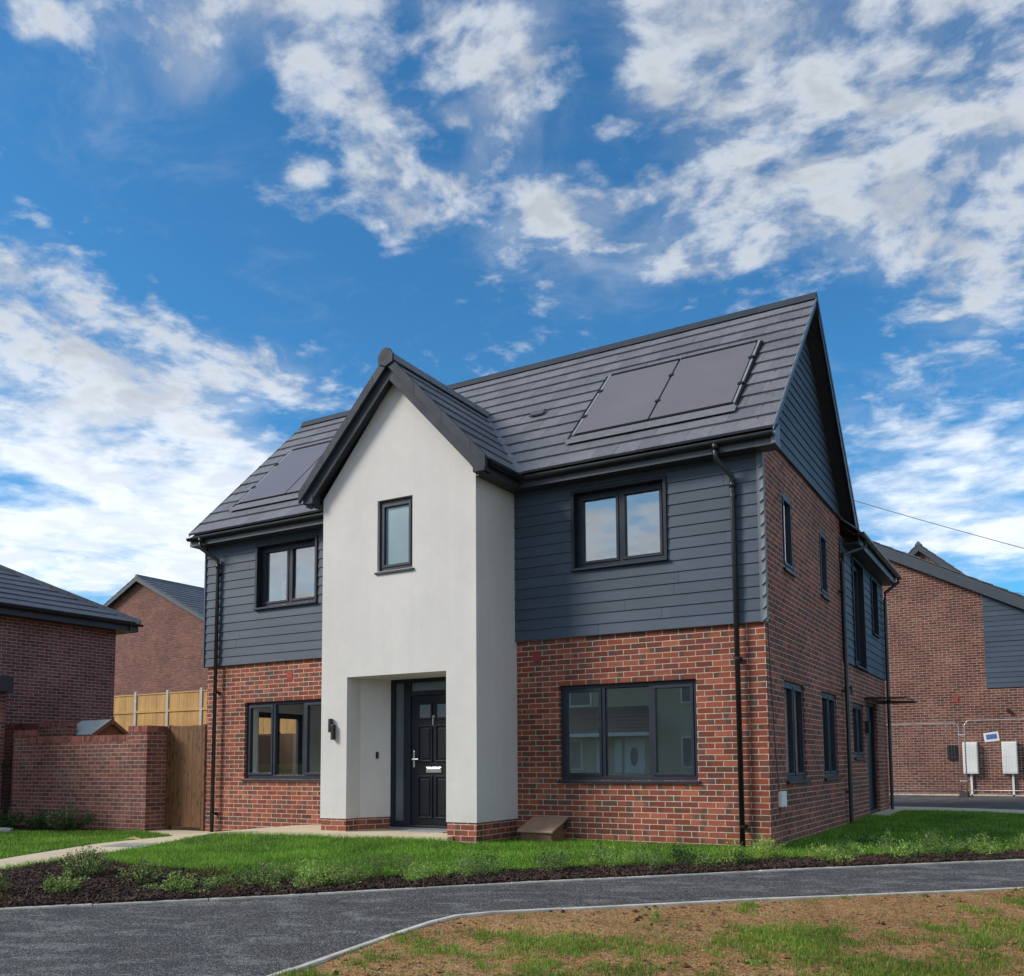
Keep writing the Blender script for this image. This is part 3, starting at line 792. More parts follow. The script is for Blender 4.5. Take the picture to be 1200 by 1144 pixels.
# gable boarding
def grange(z):
    f = (z - ZE - 0.02) / SL + YE
    return (min(f + 0.03, YR - 0.02), max(2 * YR - f - 0.03, YR + 0.02))
mb = MB(); boards(mb, Fx(0.008), 5.26, 8.0, grange, seed=5)
mb.box(0.002, 0.045, -0.17, 5.28, 5.235, 5.258)
mb.build('gable_boarding', M['clad'], house)
mb = MB(); boards(mb, lambda u, n, z: (HX - 0.008 - n, u, z), 5.26, 8.0, grange, seed=6); mb.build('gable_boarding', M['clad'], house)
# rear wing boarding on the side wall
mb = MB(); boards(mb, Fx(0.012), ZC - 0.04, 4.9, lambda z: (4.98, 9.58), [(a - .04, b + .04, c - .05, d + .04) for a, b, c, d in S_FW], seed=8)
mb.box(0.002, 0.012, 5.0, 9.56, ZC - 0.03, ZC + 0.02)
mb.build('weatherboarding', M['clad'], house)

# windows
for (a, b, c, d) in H_GF:
    window(house, Fy(0), a, b, c, d, [1, 1.12, 1], 0.055, 'glass' if a < -5 else 'glass_mirror', sashes=[True, False, True], out=0.035)
for (a, b, c, d) in H_FF:
    o = window(house, Fy(0), a, b, c, d, [1, 1], 0.05, 'glass_coated', sill=False)
    mb = MB(); n0, n1 = -0.004, 0.048; F = Fy(0)
    y0, y1 = -n1 - cf * 0, -n0
    mb.box(a - .042, a + .005, -.072, .049, c - .045, d + .042); mb.box(b - .005, b + .042, -.072, .049, c - .045, d + .042)
    mb.box(a + .005, b - .005, -.072, .049, d - .005, d + .042)
    mb.build('trim', M['frame_dark'], o, bevel=.003)
    mb = MB(); mb.hexa([(a - .05, -.10, c - .05), (b + .05, -.10, c - .05), (b + .05, .05, c - .03), (a - .05, .05, c - .03)], [(a - .05, -.10, c - .018), (b + .05, -.10, c - .018), (b + .05, .05, c - .002), (a - .05, .05, c - .002)])
    mb.build('sill', M['frame'], o, bevel=.003)
for (a, b, c, d) in S_GF[:2]:
    window(house, Fx(0), a, b, c, d, [1, 1], 0.035, 'glass', out=0.045)
window(house, Fx(0), *S_GF[2], [1, 1], 0.035, 'glass', out=0.045)
for h in S_FF: window(house, Fx(0), *h, [1], 0.004, 'glass_coated', out=0.045)
for h in S_FW:
    o = window(house, Fx(0), *h, [1], 0.05, 'darkglass', sill=False)
    a, b, c, d = h; mb = MB()
    mb.box(-.049, .056, a - .038, a + .005, c - .045, d + .038); mb.box(-.049, .056, b - .005, b + .038, c - .045, d + .038); mb.box(-.049, .056, a + .005, b - .005, d - .005, d + .038)
    mb.box(.004, .08, a - .045, b + .045, c - .075, c - .047)
    mb.build('trim', M['frame_dark'], o)
window(house, lambda u, n, z: (HX - n, u, z), *L_H[0], [1, 1], 0.06, 'glass', sill=False, name='patio_door')
window(house, lambda u, n, z: (HX - n, u, z), *L_H[1], [1], 0.06, 'glass')

# interior shell seen through the panes
IY = 0.31
Fi = lambda u, n, z: (u, IY + n, z)
Fs = lambda u, n, z: (-0.31 - n, u, z)
Fl = lambda u, n, z: (HX + 0.31 + n, u, z)
X0, X1 = HX + 0.31, -0.31
for (p0, p1) in ((X0, -6.55), (-3.35, X1)):
    left = p0 < -8; mb = MB()
    for (z0, z1, hs) in ((0.15, 2.56, H_GF), (2.84, 4.92, H_FF)):
        wall(mb, Fi, p0, p1, z0, z1, [h for h in hs if p0 < h[0] < p1], 0.18)
        mb.quad((p0, 4.8, z0), (p1, 4.8, z0), (p1, 4.8, z1), (p0, 4.8, z1))
        xin = p1 if left else p0
        mb.quad((xin, IY, z0), (xin, 4.8, z0), (xin, 4.8, z1), (xin, IY, z1))
        mb.quad((p0, IY, z1), (p1, IY, z1), (p1, 4.8, z1), (p0, 4.8, z1))
        hh = [h for h in (L_H if left else S_GF[:2] + S_FF) if z0 - .01 < h[2] < z1]
        wall(mb, Fl if left else Fs, IY, 4.8, z0, z1, hh, 0.18)
    mb.build('interior_wall', M['plaster'], house, recalc=False)
for (p0, p1) in ((X0, -6.55), (-3.35, X1)):
    for z0 in (0.15, 2.84): MB().box(p0, p1, IY, 4.8, z0 - 0.1, z0).build('interior_floor', M['floorboard'], house)

# ---- porch
porch = MB()
def plan(side, ins=0.0):
    s = -1 if side == 'L' else 1
    q = [(PX0 + ins, PY + ins), (-5.80 - ins, PY + ins), (-5.80 - ins, -0.78), (-5.556 - ins, -0.37), (-5.556 - ins, 0.0), (PX0 + ins, 0.0)]
    return q if side == 'L' else [(2 * PXC - x + (0.02 if 0 else 0), y) for x, y in q]
for sd in 'LR':
    porch.prism([(x, y, 0.252) for x, y in plan(sd)], (0, 0, 2.295 - 0.252))
wall(porch, Fy(PY), PX0, PX1, 2.295, 4.93, [(-5.258, -4.632, 3.79, 4.83)], 0.09)
porch.quad((PX0, PY, 4.93), (PX1, PY, 4.93), (PX1, PY, 5.0), (PXC, PY, 6.62), (PX0, PY, 5.0))
for xx in (PX0, PX1): porch.quad((xx, PY, 2.295), (xx, 0, 2.295), (xx, 0, 5.0), (xx, PY, 5.0))
porch.quad((-5.80, PY, 2.295), (-4.06, PY, 2.295), (-4.06, -0.78, 2.295), (-5.80, -0.78, 2.295))
porch.quad((-5.80, -0.78, 2.295), (-4.06, -0.78, 2.295), (-4.304, -0.30, 2.295), (-5.556, -0.30, 2.295))
pw = porch.build('rendered_porch', M['render'], house)
for sd in 'LR': MB().prism([(x, y, -0.4) for x, y in plan(sd, 0.01)], (0, 0, 0.4 + 0.25)).build('plinth', M['brick'], house)
mb = MB(); mb.box(-5.56, -4.30, -0.42, -0.2, -0.2, 0.105); mb.build('threshold', M['lead'], house)
mb = MB(); mb.box(-5.12, -4.35, -0.75, -0.44, 0.04, 0.085); mb.build('door_mat', M['stone'], house)
window(house, Fy(PY), -5.258, -4.632, 3.79, 4.83, [1], 0.05, 'frosted', out=0.03)

# front door with side light and top light
Fd = Fy(-0.37)
def bar(mb, F, a, b, c, d, n0, n1):
    mb.hexa([F(a, n0, c), F(b, n0, c), F(b, n1, c), F(a, n1, c)], [F(a, n0, d), F(b, n0, d), F(b, n1, d), F(a, n1, d)])
fr = MB(); u0, u1, z0, z1 = -5.554, -4.306, 0.107, 2.293
LA, LB = -5.185, -4.362; LT = 2.035
bar(fr, Fd, u0, u0 + .07, z0, z1, 0, -.07); bar(fr, Fd, u1 - .05, u1, z0, z1, 0, -.07)
bar(fr, Fd, u0 + .07, u1 - .05, z1 - .055, z1, 0, -.07); bar(fr, Fd, u0 + .07, u1 - .05, z0, z0 + .035, 0.02, -.07)
bar(fr, Fd, -5.315, LA - .005, z0 + .035, z1 - .055, 0.0, -.07)
bar(fr, Fd, LA - .005, u1 - .05, LT + .005, LT + .075, 0.0, -.07)
bar(fr, Fd, u0 + .07, -5.315, z0 + .035, z0 + .085, -.005, -.06)
dr = MB()
bar(dr, Fd, LA, LB, z0 + .04, LT, -.018, -.062)
door = dr.build('front_door', M['door'], house, bevel=.003)
fr.build('frame', M['frame_dark'], door, bevel=.004)
p = MB(); bar(p, Fd, u0 + .072, -5.317, z0 + .087, z1 - .057, -.03, -.04); p.build('side_light', M['frosted_door'], door)
p = MB(); bar(p, Fd, LA - .003, u1 - .052, LT + .077, z1 - .057, -.03, -.04); p.build('top_light', M['frosted_door'], door)
cx = [(-5.06, -4.80), (-4.745, -4.485)]
def raised(mb, a, b, c, d):
    w = 0.022
    bar(mb, Fd, a, b, c, c + w, -.018, -.002); bar(mb, Fd, a, b, d - w, d, -.018, -.002)
    bar(mb, Fd, a, a + w, c + w, d - w, -.018, -.002); bar(mb, Fd, b - w, b, c + w, d - w, -.018, -.002)
    bar(mb, Fd, a + .05, b - .05, c + .05, d - .05, -.018, -.006)
mo = MB()
for a, b in cx:
    raised(mo, a, b, 0.24, 0.86); raised(mo, a, b, 1.06, 1.60)
    w = .03
    bar(mo, Fd, a, b, 1.68, 1.68 + w, -.018, -.004); bar(mo, Fd, a, b, 1.93 - w, 1.93, -.018, -.004)
    bar(mo, Fd, a, a + w, 1.68 + w, 1.93 - w, -.018, -.004); bar(mo, Fd, b - w, b, 1.68 + w, 1.93 - w, -.018, -.004)
mo.build('moulding', M['door'], door, bevel=.004)
for a, b in cx:
    p = MB(); bar(p, Fd, a + .03, b - .03, 1.71, 1.90, -.0175, -.012); p.build('pane', M['frosted_door'], door)
p = MB(); bar(p, Fd, -5.145, -5.115, .985, 1.225, -.018, -.008); p.tube([Fd(-5.13, -.01, 1.10), Fd(-5.13, .035, 1.10), Fd(-5.015, .04, 1.10)], .011, 10)
p.build('handle', M['chrome'], door, bevel=.003)
p = MB(); bar(p, Fd, -4.905, -4.64, .905, .985, -.018, -.004); bar(p, Fd, -4.885, -4.66, .925, .968, -.004, .002); p.build('letter_plate', M['chrome'], door, bevel=.004)
p = MB(); p.tube([Fd(-4.772, -.016, 1.72), Fd(-4.772, .0, 1.72)], .018, 12); p.tube([Fd(-4.772, .0, 1.725), Fd(-4.772, .015, 1.70), Fd(-4.772, .015, 1.60), Fd(-4.772, -.012, 1.57)], .007, 8); p.build('knocker', M['chrome'], door)

# wall light, bell, vents
p = MB(); p.box(-6.095, -6.048, PY - .07, PY - .012, 1.50, 1.70); p.box(-6.046, -5.998, PY - .07, PY - .012, 1.39, 1.61); p.box(-6.07, -6.02, PY - .02, PY + .0, 1.52, 1.60)
p.build('wall_light', M['black_iron'], house, bevel=.006)
p = MB(); d_ = Vector((-0.41, -0.244, 0)).normalized(); n_ = Vector((0.86, -0.51, 0)); c_ = Vector((-5.665, -0.555, 1.165))
e_ = Vector((0.51, 0.86, 0)) * .02
p.hexa([c_ - e_ + Vector((0, 0, -.05)), c_ + e_ + Vector((0, 0, -.05)), c_ + e_ + n_ * .02 + Vector((0, 0, -.05)), c_ - e_ + n_ * .02 + Vector((0, 0, -.05))],
       [c_ - e_ + Vector((0, 0, .05)), c_ + e_ + Vector((0, 0, .05)), c_ + e_ + n_ * .02 + Vector((0, 0, .05)), c_ - e_ + n_ * .02 + Vector((0, 0, .05))])
p.build('doorbell', M['frame_dark'], house, bevel=.004)
for x, z in ((-7.96, 2.52), (-3.24, 2.53)):
    p = MB(); p.box(x - .065, x + .065, -.006, .01, z - .07, z + .07)
    for k in range(4): p.box(x - .05, x + .05, -.009, -.005, z - .05 + k * .028, z - .038 + k * .028)
    p.build('air_vent', M['redvent'], house)

# ---- roof
roof = MB(); rise = math.hypot(YR - YE, ZR - ZE); V = ((0, (YR - YE) / rise, (ZR - ZE) / rise)); N = (0, -V[2], V[1])
LX = RX1 - RX0
tiles(roof, (RX0, YE, ZE - .03), (1, 0, 0), V, N, LX, rise - .03, 12, th=.036, seed=4)
V2 = (0, -V[1], V[2]); N2 = (0, V[2], V[1])
tiles(roof, (RX0, 2 * YR - YE, ZE - .03), (1, 0, 0), V2, N2, LX, rise - .03, 12, seed=5)
# rear wing: ridge along Y, eaves over the side wall
WR = -2.5; WZ = ZE - 0.12; wx = 0.30; wrise = math.hypot(wx - WR, 2.55); WV = ((WR - wx) / wrise, 0, 2.55 / wrise)
tiles(roof, (wx, 5.05, WZ - .03), (0, 1, 0), WV, (WV[2], 0, -WV[0]), 9.78 - 5.05, wrise, 11, seed=6)
tiles(roof, (2 * WR - wx, 3.6, WZ - .03), (0, 1, 0), (-WV[0], 0, WV[2]), (-WV[2], 0, -WV[0]), 9.78 - 3.6, wrise, 11, seed=7)
rf = roof.build('roof', M['tile'], house)
ridge(rf, (RX0, YR, ZR + .0), (RX1, YR, ZR + .0), M['porch_trim'], w=.10, h=.075)
ridge(rf, (WR, 3.9, WZ + 2.55), (WR, 9.78, WZ + 2.55), M['tile'])
deck = MB()
def slab(mb, p0, p1, p2, p3, nrm, t0, t1):
    n = Vector(nrm); q = [Vector(p) for p in (p0, p1, p2, p3)]
    mb.hexa([p + n * t1 for p in q], [p + n * t0 for p in q])
xa, xb = RX0 + .012, RX1 - .012
for sgn, nn in ((0, N), (1, N2)):
    f = lambda y: 2 * YR - y if sgn else y
    deck = MB(); slab(deck, (xa, f(YE + .03), ZE), (xb, f(YE + .03), ZE), (xb, YR, ZR - .02), (xa, YR, ZR - .02), nn, -.045, -.09); deck.build('soffit', M['soffit'], rf)
deck = MB(); slab(deck, (wx - .03, 5.3, WZ), (wx - .03, 9.76, WZ), (WR, 9.76, WZ + 2.52), (WR, 5.3, WZ + 2.52), (WV[2], 0, -WV[0]), -.045, -.09); deck.build('soffit', M['soffit'], rf)
deck = MB(); slab(deck, (2 * WR - wx + .03, 4.2, WZ), (2 * WR - wx + .03, 9.76, WZ), (WR, 9.76, WZ + 2.52), (WR, 4.2, WZ + 2.52), (-WV[2], 0, -WV[0]), -.045, -.09)
deck.build('soffit', M['soffit'], rf)
# verge strips
for x in (RX1 - .010, RX0 - .006):
    vg = MB(); q = [Vector((x, YE - .01, ZE - .06)), Vector((x, YE - .01, ZE + .006)), Vector((x, YR, ZR + .006)), Vector((x, YR, ZR - .06))]
    vg.prism(q, (.011, 0, 0)); vg.build('verge', M['verge'], rf)
for x in (RX1 - .010, RX0 - .006):
    vg = MB()
    q = [Vector((x, 2 * YR - YE + .01, ZE - .10)), Vector((x, 2 * YR - YE + .01, ZE + .006)), Vector((x, YR + .001, ZR + .006)), Vector((x, YR + .001, ZR - .10))]
    vg.prism(q, (.016, 0, 0))
    q = [Vector((x - (0.004 if x > -5 else -0.004), 2 * YR - YE - .02, ZE - .30)), Vector((x - (0.004 if x > -5 else -0.004), 2 * YR - YE - .02, ZE - .10)), Vector((x - (0.004 if x > -5 else -0.004), YR + .10, ZR - .20)), Vector((x - (0.004 if x > -5 else -0.004), YR + .10, ZR - .34))]
    vg.prism(q, (.012, 0, 0)); vg.build('bargeboard', M['soffit'], rf)
# eaves
for a, b in ((RX0 + .02, -6.30), (-3.56, RX1 - .02)):
    MB().box(a, b, -.292, -.268, 4.925, 5.10).build('fascia', M['fascia'], house)
    MB().box(a, b, -.267, -.002, 4.93, 4.948).build('soffit', M['soffit'], house)
MB().box(.262, .286, 5.3, 9.72, 4.80, 4.99).build('fascia', M['soffit'], house)
MB().box(.03, .261, 5.2, 9.72, 4.805, 4.82).build('soffit', M['soffit'], house)
ev = MB()
ev.prism([(RX1 - .255, -.296, 4.92), (RX1 - .255, -.296, 5.09), (RX1 - .255, -.05, 5.25), (RX1 - .255, -.05, 4.92)], (.262, 0, 0))
ev.build('eaves_box', M['fascia'], house)
MB().box(RX1 - .045, RX1 + .012, -.306, -.297, 4.93, 5.07).build('eaves_end_plate', M['verge'], house)
ev = MB(); ev.prism([(RX0 - .006, -.296, 4.92), (RX0 - .006, -.296, 5.09), (RX0 - .006, -.05, 5.25), (RX0 - .006, -.05, 4.92)], (.19, 0, 0)); ev.build('eaves_box', M['fascia'], house)
for a, b in ((RX0, -6.62), (-3.24, RX1)):
    gutter(house, (a, -.344, 5.055), (b, -.344, 5.055), (0, 1, 0), .051)
gutter(house, (.345, 5.15, 4.98), (.345, 9.8, 4.98), (1, 0, 0), .058)
downpipe(house, (-0.47, .345, 5.01), (-0.335, .098), -0.328, -0.16, Fy(0))
downpipe(house, (-9.80, .345, 5.01), (-9.62, .098), -9.645, -0.2, Fy(0))
# rear pipes on the side wall
mb = MB().tube([(.345, 5.55, 4.94), (.345, 5.55, 4.80), (.08, 4.86, 4.56), (.08, 4.83, 4.4), (.08, 4.80, -.1)], .036, 12)
rp = mb.build('downpipe', M['pipe'], house)
for zz in (3.9, 2.2, 0.5):
    b = MB(); b.tube([(.08, 4.82, zz), (.08, 4.82, zz + .04)], .044, 12); b.box(.001, .06, 4.76, 4.88, zz, zz + .035); b.build('bracket', M['pipe'], rp)
mb = MB().tube([(.345, 9.62, 4.94), (.345, 9.62, 4.84), (.09, 9.50, 4.62), (.09, 9.42, 4.45), (.09, 9.28, 0.02)], .036, 12)
rp = mb.build('downpipe', M['pipe'], house)
mb = MB().tube([(.01, 5.02, 2.28), (.12, 5.02, 2.28), (.12, 5.02, 2.18)], .025, 10); mb.build('overflow_pipe', M['pipe'], house)
# valley and flashing
def main_y(z): return (z - ZE) / SL + YE
for s in (1, -1):
    mb = MB(); e = Vector((PXC + s * 1.63, main_y(5.11), 5.11)); t = Vector((PXC, main_y(6.80), 6.80))
    n = Vector((s * .45, -.55, .75)).normalized(); d = (t - e).normalized(); w = d.cross(n) * .075
    mb.hexa([e - w + n * .008, e + w + n * .008, t + w + n * .008, t - w + n * .008], [e - w + n * .03, e + w + n * .03, t + w + n * .03, t - w + n * .03]); mb.build('valley', M['lead'], rf)

# ---- porch roof
ex = 1.63; ez0, ez1 = 5.115, 6.865; pl = math.hypot(ex, ez1 - ez0); FYR = PY - .20
pr = MB()
def ulim(t):
    z = ez0 + (ez1 - ez0) * t / pl
    return (0.0, max(0.25, main_y(z) - FYR + 0.02))
for s in (1, -1):
    Vp = (-s * ex / pl, 0, (ez1 - ez0) / pl); Np = (s * Vp[2], 0, abs(Vp[0]))
    tiles(pr, (PXC + s * ex, FYR, ez0 - .03), (0, 1, 0), Vp, Np, 1, pl - .02, 7, ulim=ulim, seed=9)
pro = pr.build('porch_roof', M['tile'], house)
ridge(pro, (PXC, FYR - .03, ez1 + .005), (PXC, main_y(ez1) + .1, ez1 + .005), M['tile'], w=.14)
mb = MB(); zz = ez1 + .03
mb.prism([(PXC - .125, FYR - .06, zz - .16), (PXC - .135, FYR - .06, zz - .05), (PXC - .07, FYR - .06, zz + .045), (PXC, FYR - .06, zz + .065), (PXC + .07, FYR - .06, zz + .045), (PXC + .135, FYR - .06, zz - .05), (PXC + .125, FYR - .06, zz - .16), (PXC, FYR - .06, zz - .21)], (0, .035, 0))
mb.build('ridge_end', M['porch_trim'], pro, bevel=.004)
sl_ = (ez1 - ez0) / ex
for s in (1, -1):
    vc = MB(); n = 7
    for i in range(n):      # dry verge units step along the slope
        a = ex * (1 - i / n) + .02; b = ex * (1 - (i + 1) / n) + .017
        za = lambda x: ez1 - sl_ * x
        x_a, x_b = PXC + s * a, PXC + s * b
        k = .005 * (i % 2)
        y0 = FYR - .035 - k * .6
        vc.hexa([(x_a, y0, za(a) - .155), (x_b, y0, za(b) - .155), (x_b, y0 + .05, za(b) - .155), (x_a, y0 + .05, za(a) - .155)],
                [(x_a, y0, za(a) + .022), (x_b, y0, za(b) + .022), (x_b, y0 + .05, za(b) + .022), (x_a, y0 + .05, za(a) + .022)])
    vc.build('verge', M['porch_trim'], pro, bevel=.003)
    bb = MB(); y0 = FYR + .03
    t1 = lambda x: ez1 - sl_ * x - .135; t2 = lambda x: ez1 - sl_ * x - .345
    xo = ex - .02
    xk = (ez1 - .345 - 4.945) / sl_
    bb.prism([(PXC + s * .001, y0, t2(0)), (PXC + s * xk, y0, 4.945), (PXC + s * xo, y0, 4.945), (PXC + s * xo, y0, t1(xo)), (PXC + s * .001, y0, t1(0))], (0, .024, 0))
    # boxed foot of the barge
    bb.box(min(PXC + s * 1.42, PXC + s * 1.606), max(PXC + s * 1.42, PXC + s * 1.606), y0 - .006, PY - .003, 4.925, 5.075)
    bb.build('bargeboard', M['porch_trim'], pro, bevel=.003)
    sf = MB(); n_ = Vector((s * sl_, 0, 1)).normalized()
    a, b = Vector((PXC, y0 + .03, ez1 - .28)), Vector((PXC + s * (ex - .05), y0 + .03, ez1 - .28 - sl_ * (ex - .05)))
    d = Vector((0, PY - y0 - .032, 0))
    sf.hexa([a, b, b + d, a + d], [p + Vector((0, 0, .015)) for p in (a, b, b + d, a + d)])
    xx0, xx1 = sorted((PXC + s * 1.36, PXC + s * 1.585))
    sf.box(xx0, xx1, PY, -.30, 4.93, 4.945)
    sf.box(min(PXC + s * 1.585, PXC + s * 1.605), max(PXC + s * 1.585, PXC + s * 1.605), PY, -.30, 4.93, 5.08)
    sf.build('soffit', M['soffit'], pro)
    xg = PXC + s * 1.665
    gutter(pro, (xg, FYR + .10, 5.05), (xg, -.36, 5.05), (1, 0, 0), .055)

# ---- solar panels and vent
def on_roof(x, t, n): return Vector((x, YE, ZE)) + Vector(V) * t + Vector(N) * n
def ty(y): return (y - YE) / V[1]
t_lo, t_hi = ty(0.24), ty(1.555)
def rbox(mb, x0, x1, ta, tb, n0, n1):
    mb.hexa([on_roof(x0, ta, n0), on_roof(x1, ta, n0), on_roof(x1, tb, n0), on_roof(x0, tb, n0)], [on_roof(x0, ta, n1), on_roof(x1, ta, n1), on_roof(x1, tb, n1), on_roof(x0, tb, n1)])
for (x0, x1, gl) in ((-2.70, -1.585, 1), (-1.555, -0.40, 2), (-9.46, -8.34, 0), (-8.31, -7.2, 0)):
    mb = MB(); rbox(mb, x0, x1, t_lo, t_hi, .012, .052)
    p = mb.build('solar_panel', M['solar'], house, bevel=.003)
    for ta, tb, nn in ((t_lo - .045, t_lo - .001, .045), (t_hi + .001, t_hi + .075, .054)):
        f = MB(); rbox(f, x0 - .002, x1 + .002, ta, tb, .0, nn); f.build('gap_shade', M['gap_black'], p)  # black strip painted for the shaded gap above and below the panel
    for q in (.28, .72):
        c = MB()
        tt = t_lo + (t_hi - t_lo) * q
        if x0 in (-2.70, -1.555, -9.46): rbox(c, x0 - .05, x0 + .02, tt - .03, tt + .03, .02, .066)
        if x1 in (-0.40,): rbox(c, x1 - .02, x1 + .05, tt - .03, tt + .03, .02, .066)
        if c.v: c.build('clamp', M['black_iron'], p)
for (x0, x1) in ((-2.70, -0.40), (-9.46, -7.2)):
    for u, v in ((x0 - .095, x0 - .058), (x1 + .052, x1 + .078)):
        fl = MB(); rbox(fl, u, v, t_lo - .10, t_hi + .06, .005, .038); fl.build('panel_channel', M['gap_black'], house)  # black line painted for the shaded gap outside the rail
    for u, v in ((x0 - .050, x0 - .014), (x1 + .014, x1 + .046)):
        fl = MB(); rbox(fl, u, v, t_lo - .02, t_hi + .06, .003, .046); fl.build('panel_rail', M['galv'], house, bevel=.002)
    fl = MB(); rbox(fl, x0 - .09, x1 + .08, t_lo - .25, t_lo - .047, .026, .033); fl.build('apron', M['tile'], house)
mb = MB(); t0 = ty(1.02); rbox(mb, -3.86, -3.62, t0 - .08, t0 + .08, .02, .046)
for k in range(3): rbox(mb, -3.84, -3.64, t0 - .06 + k * .045, t0 - .045 + k * .045, .0465, .05)
mb.build('roof_vent', M['tile_far'], house, bevel=.004)

# ---- side door, canopy, light, cable, flue box
dd = MB(); a, b, c, d = S_DOOR
F = Fx(0)
bar(dd, F, a + .06, b - .06, c + .06, d - .06, -.11, -.15); side = dd.build('side_door', M['door'], house)
fr = MB(); bar(fr, F, a, a + .06, c, d, -.06, -.15); bar(fr, F, b - .06, b, c, d, -.06, -.15); bar(fr, F, a + .06, b - .06, d - .06, d, -.06, -.15); bar(fr, F, a + .06, b - .06, c, c + .06, -.04, -.15)
fr.build('frame', M['frame_dark'], side)
cn = MB(); cn.hexa([(.0, 6.95, 2.228), (.72, 6.95, 2.205), (.72, 8.6, 2.205), (.0, 8.6, 2.228)], [(.0, 6.95, 2.238), (.72, 6.95, 2.215), (.72, 8.6, 2.215), (.0, 8.6, 2.238)])
can = cn.build('door_canopy', M['darkglass'], house)
cn = MB()
for y in (6.95, 8.6): cn.hexa([(.0, y - .012, 2.19), (.73, y - .012, 2.185), (.73, y + .012, 2.185), (.0, y + .012, 2.19)], [(.0, y - .012, 2.226), (.73, y - .012, 2.203), (.73, y + .012, 2.203), (.0, y + .012, 2.226)])
cn.box(.721, .731, 6.965, 8.585, 2.19, 2.218)
cn.build('bracket', M['black_iron'], can)
p = MB(); p.box(.002, .09, 6.88, 6.95, 1.55, 1.78); p.build('wall_light', M['black_iron'], house, bevel=.005)
p = MB(); p.tube([(.008, .02, 5.2), (.008, .03, 4.0), (.008, .10, 3.0), (.008, .17, 2.2), (.008, .30, 1.2), (.008, .42, .66), (.008, .44, .34)], .006, 6); p.build('cable', M['wire'], house)
p = MB(); p.box(.001, .05, .38, .63, .46, .655); p.build('junction_box', M['white'], house, bevel=.006)

# gas meter box by the front wall
gm = thing('meter_box', 'brown semi buried meter box with sloping tan lid against the front brick wall', 'meter box', (-3.0, -.2, -.03))
def P_(mb): return mb
mb = MB(); x0, x1 = -3.33, -2.78
mb.prism([(x0 + .04, -.02, -.14), (x0 + .04, -.42, -.14), (x0 + .04, -.42, .10), (x0 + .04, -.02, .27)], (x1 - x0 - .08, 0, 0))
o = mb.build('box', M['brownbox'], None, bevel=.008)
mb = MB(); mb.prism([(x0, .0, .29), (x0, -.46, .125), (x0, -.46, .095), (x0, .0, .262)], (x1 - x0, 0, 0)); l_ = mb.build('lid', M['lidbox'], None, bevel=.006)
mb = MB(); mb.tube([(x1 + .03, -.01, .245), (x1 + .03, -.05, .245), (x1 + .03, -.06, .18), (x1 - .02, -.08, .14)], .016, 8); pp = mb.build('pipe', M['pipe'], None)
for q in (o, l_, pp):
    q.parent = gm; q.matrix_parent_inverse = Matrix.Translation(gm.location).inverted()

# ================================================================== GARDEN GATE, WALLS, FENCES
gate = thing('garden_gate', 'dark brown boarded garden gate between the garden wall and the house', 'gate', (0, 0, 0))
mb = MB(); x = -10.86
while x < -10.03:
    w = min(.118, -10.02 - x); mb.box(x + .001, x + w - .001, -.012 + random.uniform(-.002, .002), .012, -.06, 1.745 + random.uniform(-.004, .004)); x += w
bp = mb.build('board_panel', M['gate'], gate, bevel=.003)
mb = MB()
for z in (.15, .85, 1.5): mb.box(-10.86, -10.02, .013, .05, z, z + .09)
mb.build('ledge', M['gate'], gate)
for x in (-10.93, -10.0):
    mb = MB(); mb.box(x, x + .065, -.03, .07, -.3, 1.76); mb.build('post', M['gate'], gate, bevel=.004)
mb = MB(); mb.tube([(-10.80, -.045, .93), (-10.80, -.012, .93)], .022, 10); mb.tube([(-10.80, -.045, .93), (-10.74, -.05, .93)], .01, 8); mb.build('latch', M['chrome'], gate)

gw = thing('garden_wall', 'red brick garden wall with a soldier course coping and raised end piers beside the brown gate', 'wall', (0, 0, 0))
mb = MB(); mb.box(-14.52, -11.46, -.45, -.235, -.5, 1.485); mb.build('brickwork', M['brick_garden'], gw)
mb = MB(); mb.box(-11.458, -10.94, -.452, -.235, -.5, 1.635); mb.box(-11.16, -10.94, -.234, .05, -.5, 1.635); mb.build('pier', M['brick_garden'], gw)
mb = MB(); mb.box(-14.95, -14.522, -.452, -.235, -.5, 1.635); mb.build('pier', M['brick_garden'], gw)
def soldier(mb, x0, x1, y0, y1, z0, z1):
    x = x0
    while x < x1 - .02:
        e = min(x + .065, x1); mb.box(x, e, y0 + random.uniform(-.003, .003), y1, z0, z1 + random.uniform(-.003, .003)); x += .075
M['soldier'] = simple_mat('single facing brick', (0.23, 0.088, 0.07), 0.9, var=0.25, nscale=14, bump=0.3, island=0.3, spec=0.2)
M['mortar'] = simple_mat('mortar bed', (0.36, 0.30, 0.26), 0.95, var=0.15, nscale=20)
mb = MB(); soldier(mb, -14.518, -11.462, -.455, -.232, 1.487, 1.598); cop = mb.build('coping', M['soldier'], gw)
mb = MB(); mb.box(-14.515, -11.465, -.447, -.238, 1.486, 1.592); mb.build('mortar', M['mortar'], cop)
mb = MB(); soldier(mb, -11.458, -10.94, -.457, -.232, 1.637, 1.748); y = -.225
while y < .05: mb.box(-11.165, -10.935, y, min(y + .065, .05), 1.637, 1.748); y += .075
cop = mb.build('coping', M['soldier'], gw)
mb = MB(); mb.box(-11.45, -10.945, -.447, -.238, 1.636, 1.742); mb.box(-11.155, -10.945, -.236, .04, 1.636, 1.742); mb.build('mortar', M['mortar'], cop)
mb = MB(); soldier(mb, -14.95, -14.522, -.457, -.232, 1.637, 1.748); mb.build('coping', M['soldier'], gw)
rw = thing('garden_wall', 'short taller stretch of brick wall behind the left end of the garden wall', 'wall')
